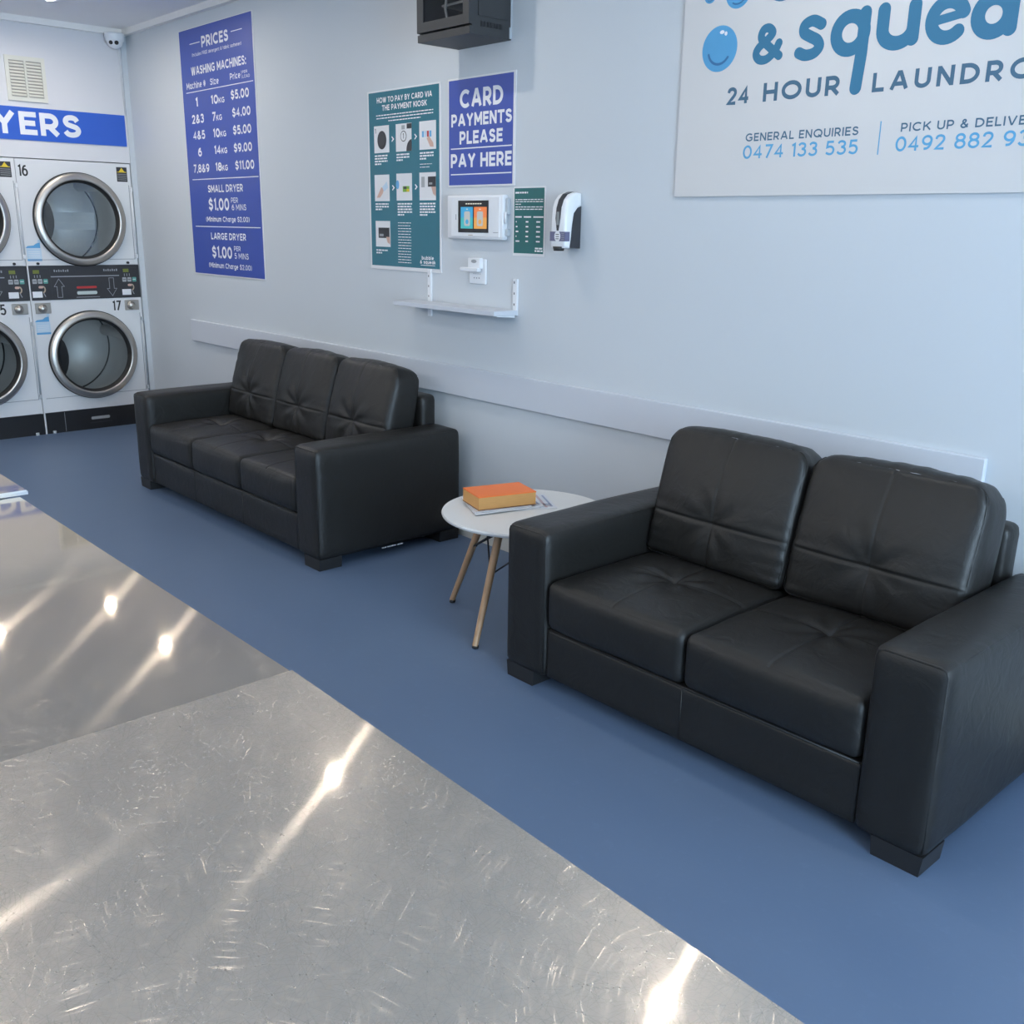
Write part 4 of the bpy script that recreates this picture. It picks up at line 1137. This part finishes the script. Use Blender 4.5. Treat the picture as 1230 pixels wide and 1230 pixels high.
def padded(cx, cy, cz, hx, hy, hz, r, disp=None, nx=28, ny=28, nz=12, vshift=0.0, k=0.72):
    """soft rounded block; disp(face, u, v, p, nrm) -> displacement along nrm. u,v in -1..1"""
    bm = NB()
    H = (hx, hy, hz); N = (nx, ny, nz)
    for ax in range(3):
        a1, a2 = [i for i in range(3) if i != ax]
        for sgn in (-1, 1):
            grid = []
            for i in range(N[a1] + 1):
                row = []
                for j in range(N[a2] + 1):
                    u = warp(-1 + 2*i/N[a1], k); v = warp(-1 + 2*j/N[a2], k)
                    if vshift and a2 == 2: v = v + vshift * (v*v - 1)
                    c = [0, 0, 0]; c[ax] = sgn * H[ax]; c[a1] = u * H[a1]; c[a2] = v * H[a2]
                    inn = [max(-(H[q]-r), min(H[q]-r, c[q])) for q in range(3)]
                    d = Vector([c[q]-inn[q] for q in range(3)])
                    nrm = d.normalized()
                    p = Vector(inn) + nrm * r
                    if disp: p = p + nrm * disp(ax * sgn if ax else (10 * sgn), p[a1]/H[a1], p[a2]/H[a2], p, nrm)
                    row.append(bm.verts.new(p + Vector((cx, cy, cz))))
                grid.append(row)
            for i in range(N[a1]):
                for j in range(N[a2]):
                    f = bm.faces.new((grid[i][j], grid[i+1][j], grid[i+1][j+1], grid[i][j+1]))
                    f.smooth = True
    bmesh.ops.remove_doubles(bm, verts=bm.verts, dist=0.00005)
    bmesh.ops.recalc_face_normals(bm, faces=bm.faces)
    return bm

def gs(x, s): return exp(-(x/s)**2)

def build_sofa(X0, X1, yF, yB, n, label, seed, dimple):
    AW = 0.200
    t = thing('leather_sofa', label, 'sofa', ((X0+X1)/2, (yF+yB)/2, 0))
    nz = noise.noise
    # arms
    for s, xa in enumerate((X0, X1 - AW)):
        xb = xa + AW
        def d_arm(f, u, v, p, nrm, s=s, xa=xa):
            k = 0.0
            if abs(f) == 2: k = 0.006 * (1-u**4) * (1-v**4)
            elif abs(f) == 10: k = 0.005 * (1-u**4) * (1-v**4)
            return k + 0.0025 * nz(Vector((p.x*5 + seed + s*9, p.y*5, p.z*5)))
        bm = padded((xa+xb)/2, (yF+yB)/2, 0.311, AW/2, (yB-yF)/2, 0.262, 0.030, d_arm, 12, 24, 16)
        arm = obj('armrest', bm, 'leather', t)
        bm = NB()
        e = 0.011
        tube(bm, [(xa + e, yF + 0.011, 0.070), (xa + e, yF + 0.010, 0.30), (xa + e, yF + 0.010, 0.545), (xa + 0.016, yF + 0.010, 0.558), (xa + 0.030, yF + 0.009, 0.5635), (xb - 0.030, yF + 0.009, 0.5635), (xb - 0.016, yF + 0.010, 0.558), (xb - e, yF + 0.010, 0.545), (xb - e, yF + 0.010, 0.30), (xb - e, yF + 0.011, 0.070)], 0.0036, n=8)
        for xx in (xa + e, xb - e):
            tube(bm, [(xx, yF + 0.030, 0.5625), (xx, yF + 0.2, 0.5645), (xx, yB - 0.2, 0.5645), (xx, yB - 0.030, 0.5625)], 0.0032, n=8)
        obj('piping', bm, 'leather', arm)
    xi0, xi1 = X0 + AW, X1 - AW
    # front rail
    bm = padded((xi0+xi1)/2, yF + 0.015 + (yB - yF - 0.09)/2, 0.143, (xi1-xi0)/2 + 0.004, (yB-yF-0.09)/2, 0.0905, 0.012,
                lambda f, u, v, p, nrm: 0.002 * nz(Vector((p.x*4 + seed, p.y*4, p.z*4))), 40, 12, 8)
    rail = obj('base', bm, 'leather', t)
    bm = NB()
    for i in range(n - 1):
        x = xi0 + (xi1-xi0) * (i+1)/n
        tube(bm, [(x, yF + 0.0155, 0.06), (x, yF + 0.0155, 0.226)], 0.0022, n=6)
    tube(bm, [(xi0 + 0.004, yF + 0.020, 0.231), (xi1 - 0.004, yF + 0.020, 0.231)], 0.0045, n=8)
    obj('seam', bm, 'leather', rail)
    # back frame
    bm = padded((xi0+xi1)/2, yB - 0.055, 0.48, (xi1-xi0)/2 + (0.012 if n == 3 else 0.0), 0.050, 0.243, 0.030,
                lambda f, u, v, p, nrm: 0.003 * nz(Vector((p.x*4 + seed, p.y*4, p.z*4))), 40, 8, 16)
    obj('back_frame', bm, 'leather', t)
    W = (xi1 - xi0) / n
    for i in range(n):
        xc = xi0 + W * (i + 0.5)
        # seat
        y0, y1 = yF + 0.004, yF + 0.60
        zb, zt = 0.236, 0.408
        def d_seat(f, u, v, p, nrm, i=i):
            w_ = 0.003 * nz(Vector((p.x*6 + i*5 + seed, p.y*6, p.z*6)))
            if f == 2 and nrm.z > 0.2:
                k = 0.020 * (1-abs(u)**3) * (1-abs(v)**3)
                k -= 0.0035 * (gs(p.x, 0.005) + gs(p.y - 0.02, 0.005))
                rr = math.hypot(p.x, p.y - 0.02)
                k -= dimple * gs(rr, 0.060) + 0.008 * gs(rr, 0.022)
                a = math.atan2(p.y - 0.02, p.x)
                k += 0.004 * sin(7 * a + i * 2 + seed) * gs(rr - 0.09, 0.05)
                return k + w_
            if f == -1: return 0.010 * (1-u**4) * (1-abs(v)**3) + w_ - 0.0
            return w_
        bm = padded(xc, (y0+y1)/2, (zb+zt)/2, W/2 - 0.001, (y1-y0)/2, (zt-zb)/2, 0.030, d_seat, 56, 56, 12)
        seat = obj('seat_cushion', bm, 'leather', t)
        # back cushion, leaning
        hh, th = 0.235, 0.088
        def d_back(f, u, v, p, nrm, i=i):
            w_ = 0.005 * nz(Vector((p.x*5 + i*3 + seed*2, p.y*5, p.z*5)))
            if f == -1:
                k = 0.035 * (1-abs(u)**2.5) * (1-abs(v)**2.5)
                zc = p.z + 0.075
                k -= 0.005 * gs(zc + 0.0 * u, 0.006) * (1 - abs(u)**6) + 0.0025 * gs(p.x, 0.005)
                rr = math.hypot(p.x, zc)
                k -= dimple * 0.9 * gs(rr, 0.055)
                a = math.atan2(zc, p.x)
                k += (0.0045 if n == 3 else 0.0018) * sin(8 * a + i + seed) * gs(rr - 0.10, 0.06)
                # gathers along the borders
                k += 0.0030 * nz(Vector((p.x*30, i * 4.0, 0.0))) * max(0, abs(v) - 0.45) / 0.55
                k += 0.0050 * nz(Vector((i * 7.0 + 3, 0.0, p.z*34))) * max(0, abs(u) - 0.5) / 0.5
                return k + w_
            if f == 2 and nrm.z > 0.2: return 0.016 * (1-u*u) * (1-v*v) + 0.004 * nz(Vector((p.x*26, i*5.0, 1.0))) + w_
            if abs(f) == 10: return 0.004 + w_
            return w_
        bm = padded(0, 0, 0, W/2 - 0.003, th, hh, 0.034, d_back, 52, 10, 56, vshift=0.30)
        # soften the two upper corners
        for v_ in bm.verts:
            fx = max(0, abs(v_.co.x)/(W/2) - 0.72)/0.28; fz = max(0, v_.co.z/hh - 0.55)/0.45
            v_.co.z -= 0.030 * fx*fx * fz
            v_.co.x -= math.copysign(0.016, v_.co.x) * fx * fz * fz
            v_.co.y *= 1.0 - 0.12 * max(0, v_.co.z/hh)
        rot = Matrix.Translation((xc, yF + 0.632, 0.628)) @ Matrix.Rotation(radians(-13.5), 4, 'X')
        bmesh.ops.transform(bm, matrix=rot, verts=bm.verts)
        back = obj('back_cushion', bm, 'leather', t)
        # piping round the front face of the cushion
        bm = NB()
        pts = []
        ww, hz_, rc = W/2 - 0.004, hh - 0.004, 0.030
        for (qx, qz, t0) in ((ww-rc, hz_-rc, 0), (-ww+rc, hz_-rc, 90), (-ww+rc, -hz_+rc, 180), (ww-rc, -hz_+rc, 270)):
            for q in range(7):
                a = radians(t0 + q*15); pts.append(Vector((qx + rc*cos(a), 0, qz + rc*sin(a))))
        for v_ in pts:
            fx = max(0, abs(v_.x)/(W/2) - 0.72)/0.28; fz = max(0, v_.z/hh - 0.55)/0.45
            v_.z -= 0.030 * fx*fx*fz; v_.x -= math.copysign(0.016, v_.x) * fx*fz*fz
            v_.y = (-th + 0.020) * (1.0 - 0.12 * max(0, v_.z/hh))
        tube(bm, [rot @ v_ for v_ in pts], 0.0030, n=8, closed=True)
        obj('piping', bm, 'leather', back)
    # block feet
    for xa in (X0 + 0.006, X1 - 0.146):
        for ya in (yF + 0.008, yB - 0.13):
            bm = NB()
            vs, _ = box(bm, xa, xa + 0.14, ya, ya + 0.12, 0.0, 0.056)
            for v_ in vs[:4]:
                v_.co.x += 0.006 if v_.co.x < xa + 0.07 else -0.006
            obj('foot', bm, 'foot', t)
    return t

s3 = build_sofa(-5.826, -3.776, 2.252, 3.094, 3, 'black leather three-seat sofa against the wall below the shelf', 1.3, 0.020)
s2 = build_sofa(-2.428, -0.868, 2.190, 3.060, 2, 'black leather two-seat sofa below the large white logo board', 6.1, 0.011)
bm = NB()
for a, b_ in ((2.600, 2.625), (2.632, 2.680), (2.690, 2.722)):
    box(bm, -3.7765, -3.771, a, b_, 0.046 - (a - 2.6) * 0.01, 0.051 - (a - 2.6) * 0.01)  # thin pale strips along the bottom of the armrest
obj('pale_strip', bm, 'kiosk_grey', s3, label='pale strip along the lower edge of the armrest')

# ================================================================== SIDE TABLE WITH BOOK AND MAGAZINES
TC = Vector((-2.772, 2.606, 0)); TZ = 0.460
t = thing('side_table', 'small round white side table with wooden legs between the two sofas', 'table', TC)
bm = NB()
lathe(bm, TC, (0, 0, 1), [(0.0, TZ - 0.018), (0.325, TZ - 0.018), (0.334, TZ - 0.014), (0.337, TZ - 0.006), (0.334, TZ), (0.0, TZ)], n=96)
bmesh.ops.remove_doubles(bm, verts=bm.verts, dist=1e-5); bmesh.ops.recalc_face_normals(bm, faces=bm.faces)
obj('tabletop', bm, 'table_white', t, smooth=True, angle=30)
feet = [Vector((-3.098, 2.490, 0)), Vector((-2.663, 2.252, 0)), Vector((-2.452, 2.716, 0)), Vector((-2.868, 2.950, 0))]
tops = []
for p in feet:
    d = (p - TC); d.z = 0
    q = TC + d * 0.52; q.z = TZ - 0.018
    tops.append(q)
    bm = NB()
    cyl(bm, p + Vector((0, 0, 0.010)), p.lerp(q, 0.5), 0.0115, 0.0145, n=16, caps=False)
    cyl(bm, p.lerp(q, 0.5), q, 0.0145, 0.0165, n=16)
    lg = obj('leg', bm, 'wood', t, smooth=True, angle=40)
    bm = NB(); cyl(bm, p, p + (q - p) * 0.03, 0.0125, n=14); obj('rubber_cap', bm, 'gasket', lg)
    bm = NB(); m_ = p.lerp(q, 0.62); cyl(bm, m_ + d.normalized()*0.014, m_ - d.normalized()*0.018, 0.005, n=8); obj('bolt', bm, 'wire', lg)
for i in range(4):
    j = (i + 1) % 4
    bm = NB()
    lo = [feet[q].lerp(tops[q], 0.60) for q in (i, j)]; hi = [feet[q].lerp(tops[q], 0.97) for q in (i, j)]
    tube(bm, [lo[0], hi[1]], 0.0035, n=8); tube(bm, [lo[1], hi[0]], 0.0035, n=8)
    obj('cross_brace', bm, 'wire', t)

def sheet(name, corners, z, th, mats, label, group, prints=()):
    """thin magazine with four given corners"""
    bm = NB()
    lo = [bm.verts.new((x, y, z)) for x, y in corners]; hi = [bm.verts.new((x, y, z + th)) for x, y in corners]
    bm.faces.new(lo[::-1]); bm.faces.new(hi)
    for i in range(4):
        j = (i+1) % 4; bm.faces.new((lo[i], lo[j], hi[j], hi[i]))
    c = [Vector((x, y, z + th + 0.0004)) for x, y in corners]
    def at(u, v): return (c[0].lerp(c[1], u)).lerp(c[3].lerp(c[2], u), v)
    for (u0, u1, v0, v1, mi) in prints:
        f = bm.faces.new([bm.verts.new(at(u, v)) for u, v in ((u0, v0), (u1, v0), (u1, v1), (u0, v1))]); f.material_index = mi
    bmesh.ops.recalc_face_normals(bm, faces=bm.faces)
    return tag(obj(name, bm, mats), label, 'magazine', group)
def quad(cx, cy, w_, h_, ang):
    c, s = cos(radians(ang)), sin(radians(ang))
    return [(cx + a*c - b_*s, cy + a*s + b_*c) for a, b_ in ((-w_/2, -h_/2), (w_/2, -h_/2), (w_/2, h_/2), (-w_/2, h_/2))]
GM = 'magazines under the orange book'
mg = [quad(-2.878, 2.645, 0.215, 0.30, -30), [(-3.070, 2.515), (-2.832, 2.392), (-2.752, 2.690), (-2.985, 2.800)], [(-3.055, 2.512), (-2.840, 2.402), (-2.775, 2.640), (-2.985, 2.745)]]
LB = ['lowest magazine under the orange book, sticking out furthest behind it', 'middle magazine of the three under the orange book', 'topmost white magazine directly under the orange book']
for i, cs in enumerate(mg):
    sheet('magazine', cs, TZ + i * 0.0045 + 0.0002, 0.004, ['paper', 'paper_blue', 'paper_pink'], LB[i], GM,
          [(0.70, 0.78, 0.05, 0.95, 1), (0.84, 0.88, 0.05, 0.95, 2), (0.1, 0.9, 0.93, 0.96, 1), (0.05, 0.95, 0.84, 0.88, 2), (0.05, 0.95, 0.76, 0.79, 1)])
# thick orange book
t = thing('book', 'thick orange book with tan page edges lying on the magazines', 'book', (-2.885, 2.565, TZ + 0.0145))
bk = quad(-2.888, 2.566, 0.163, 0.252, -17)
def slab(pts, z0, z1, inset=0.0):
    bm = NB()
    cx_ = sum(p[0] for p in pts)/4; cy_ = sum(p[1] for p in pts)/4
    q = [(cx_ + (p[0]-cx_)*(1-inset), cy_ + (p[1]-cy_)*(1-inset)) for p in pts]
    lo = [bm.verts.new((x, y, z0)) for x, y in q]; hi = [bm.verts.new((x, y, z1)) for x, y in q]
    bm.faces.new(lo[::-1]); bm.faces.new(hi)
    for i in range(4):
        j = (i+1) % 4; bm.faces.new((lo[i], lo[j], hi[j], hi[i]))
    bmesh.ops.recalc_face_normals(bm, faces=bm.faces)
    return bm
zb = TZ + 0.0142
obj('back_cover', slab(bk, zb, zb + 0.003), 'book_back', t)
obj('page_block', slab(bk, zb + 0.003, zb + 0.051, 0.012), 'book_pages', t)
obj('front_cover', slab(bk, zb + 0.051, zb + 0.055), 'book_orange', t)

# ================================================================== STEEL FOLDING BENCHES
def bench(label, corners, zt, lip, sheet_mat, group='steel folding benches'):
    cx_ = sum(p[0] for p in corners)/4; cy_ = sum(p[1] for p in corners)/4
    t = thing('steel_bench', label, 'bench', (cx_, cy_, 0), group)
    bm = NB()
    lo = [bm.verts.new((x, y, zt - lip)) for x, y in corners]; hi = [bm.verts.new((x, y, zt)) for x, y in corners]
    bm.faces.new(lo[::-1]); bm.faces.new(hi)
    for i in range(4):
        j = (i+1) % 4; bm.faces.new((lo[i], lo[j], hi[j], hi[i])).material_index = 1
    bmesh.ops.recalc_face_normals(bm, faces=bm.faces)
    bmesh.ops.bevel(bm, geom=[e for e in bm.edges if all(v.co.z > zt - 1e-5 for v in e.verts)], offset=0.003, segments=2, affect='EDGES', material=1)
    obj('worktop', bm, [sheet_mat, 'steel_edge'], t)
    q = [(cx_ + (p[0]-cx_)*0.88, cy_ + (p[1]-cy_)*0.88) for p in corners]
    for x, y in q:
        bm = NB(); cyl(bm, (x, y, 0.0), (x, y, zt - lip), 0.019, n=16)
        obj('leg', bm, 'steel_leg', t)
    bm = NB()
    q2 = [(cx_ + (p[0]-cx_)*0.86, cy_ + (p[1]-cy_)*0.86) for p in corners]
    lo = [bm.verts.new((x, y, 0.20)) for x, y in q2]; hi = [bm.verts.new((x, y, 0.22)) for x, y in q2]
    bm.faces.new(lo[::-1]); bm.faces.new(hi)
    for i in range(4):
        j = (i+1) % 4; bm.faces.new((lo[i], lo[j], hi[j], hi[i]))
    bmesh.ops.recalc_face_normals(bm, faces=bm.faces)
    obj('undershelf', bm, 'steel_leg', t)
    return t
bench('scratched stainless steel bench nearest the camera', [(-1.326, -0.16), (0.30, -0.20), (0.30, 0.688), (-1.326, 0.734)], 0.853, 0.035, 'steel')
bench('scratched stainless steel bench second from the camera, reflecting the blue banner', [(-2.718, -0.16), (-1.327, -0.16), (-1.327, 0.735), (-2.718, 0.735)], 0.848, 0.035, 'steel_smooth')
bench('stainless steel bench furthest from the camera, only its corner in view', [(-4.10, -0.16), (-2.722, -0.16), (-2.722, 0.755), (-4.10, 0.755)], 0.862, 0.012, 'steel_smooth')

# ================================================================== CEILING DOWNLIGHTS
def downlight(x, y, label):
    t = thing('downlight', label, 'ceiling light', (x, y, CH), 'recessed ceiling downlights')
    bm = NB(); lathe(bm, (x, y, CH), (0, 0, -1), [(0.075, 0.0), (0.075, 0.005), (0.029, 0.010), (0.027, 0.002), (0.0, 0.002)], n=32)
    obj('trim_ring', bm, 'white_plastic', t)
    bm = NB(); cyl(bm, (x, y, CH - 0.004), (x, y, CH - 0.007), 0.025, n=28)
    obj('lens', bm, 'lens', t)
for x, y, lb in ((-1.80, 2.43, 'lit ceiling downlight above the two-seat sofa'), (-3.90, 2.36, 'lit ceiling downlight near the network cabinet'), (-6.02, 2.40, 'lit ceiling downlight above the three-seat sofa'),
                 (-6.97, 2.40, 'lit ceiling downlight near the price sign corner'), (-6.93, 1.63, 'lit ceiling downlight in front of the dryers'), (-3.75, 0.50, 'lit ceiling downlight above the furthest steel bench'),
                 (-1.75, 0.50, 'lit ceiling downlight above the second steel bench'), (-5.80, 0.50, 'added fill downlight between the furthest steel bench and the dryers'), (-7.00, -0.70, 'added fill downlight beside the end wall, left of the dryers'), (0.40, 2.40, 'lit ceiling downlight nearest the shop front')):  # the pair before the dryers and beside the end wall is added fill
    downlight(x, y, lb)

def fill_tube(x, y, label):  # unseen tubes added to fill the deep room with soft light
    t = thing('fill_light', label, 'ceiling light', (x, y, CH), 'added fill tubes')
    bm = NB(); cyl(bm, (x - 0.62, y, 2.30), (x + 0.62, y, 2.30), 0.035, n=20)
    obj('tube', bm, 'tube', t)
    for sx in (-0.63, 0.62):
        bm = NB(); cyl(bm, (x + sx, y, 2.30), (x + sx + 0.01, y, 2.30), 0.037, n=20); obj('end_cap', bm, 'white_plastic', t)
    for sx in (-0.45, 0.45):
        bm = NB(); cyl(bm, (x + sx, y, 2.335), (x + sx, y, CH), 0.003, n=6); obj('wire', bm, 'cable', t)
for x, lb in ((-6.3, 'added fill tube light deepest in the room'), (-3.9, 'added fill tube light in the middle of its row'), (-1.5, 'added fill tube light closest to the camera')):
    fill_tube(x, -1.35, lb)
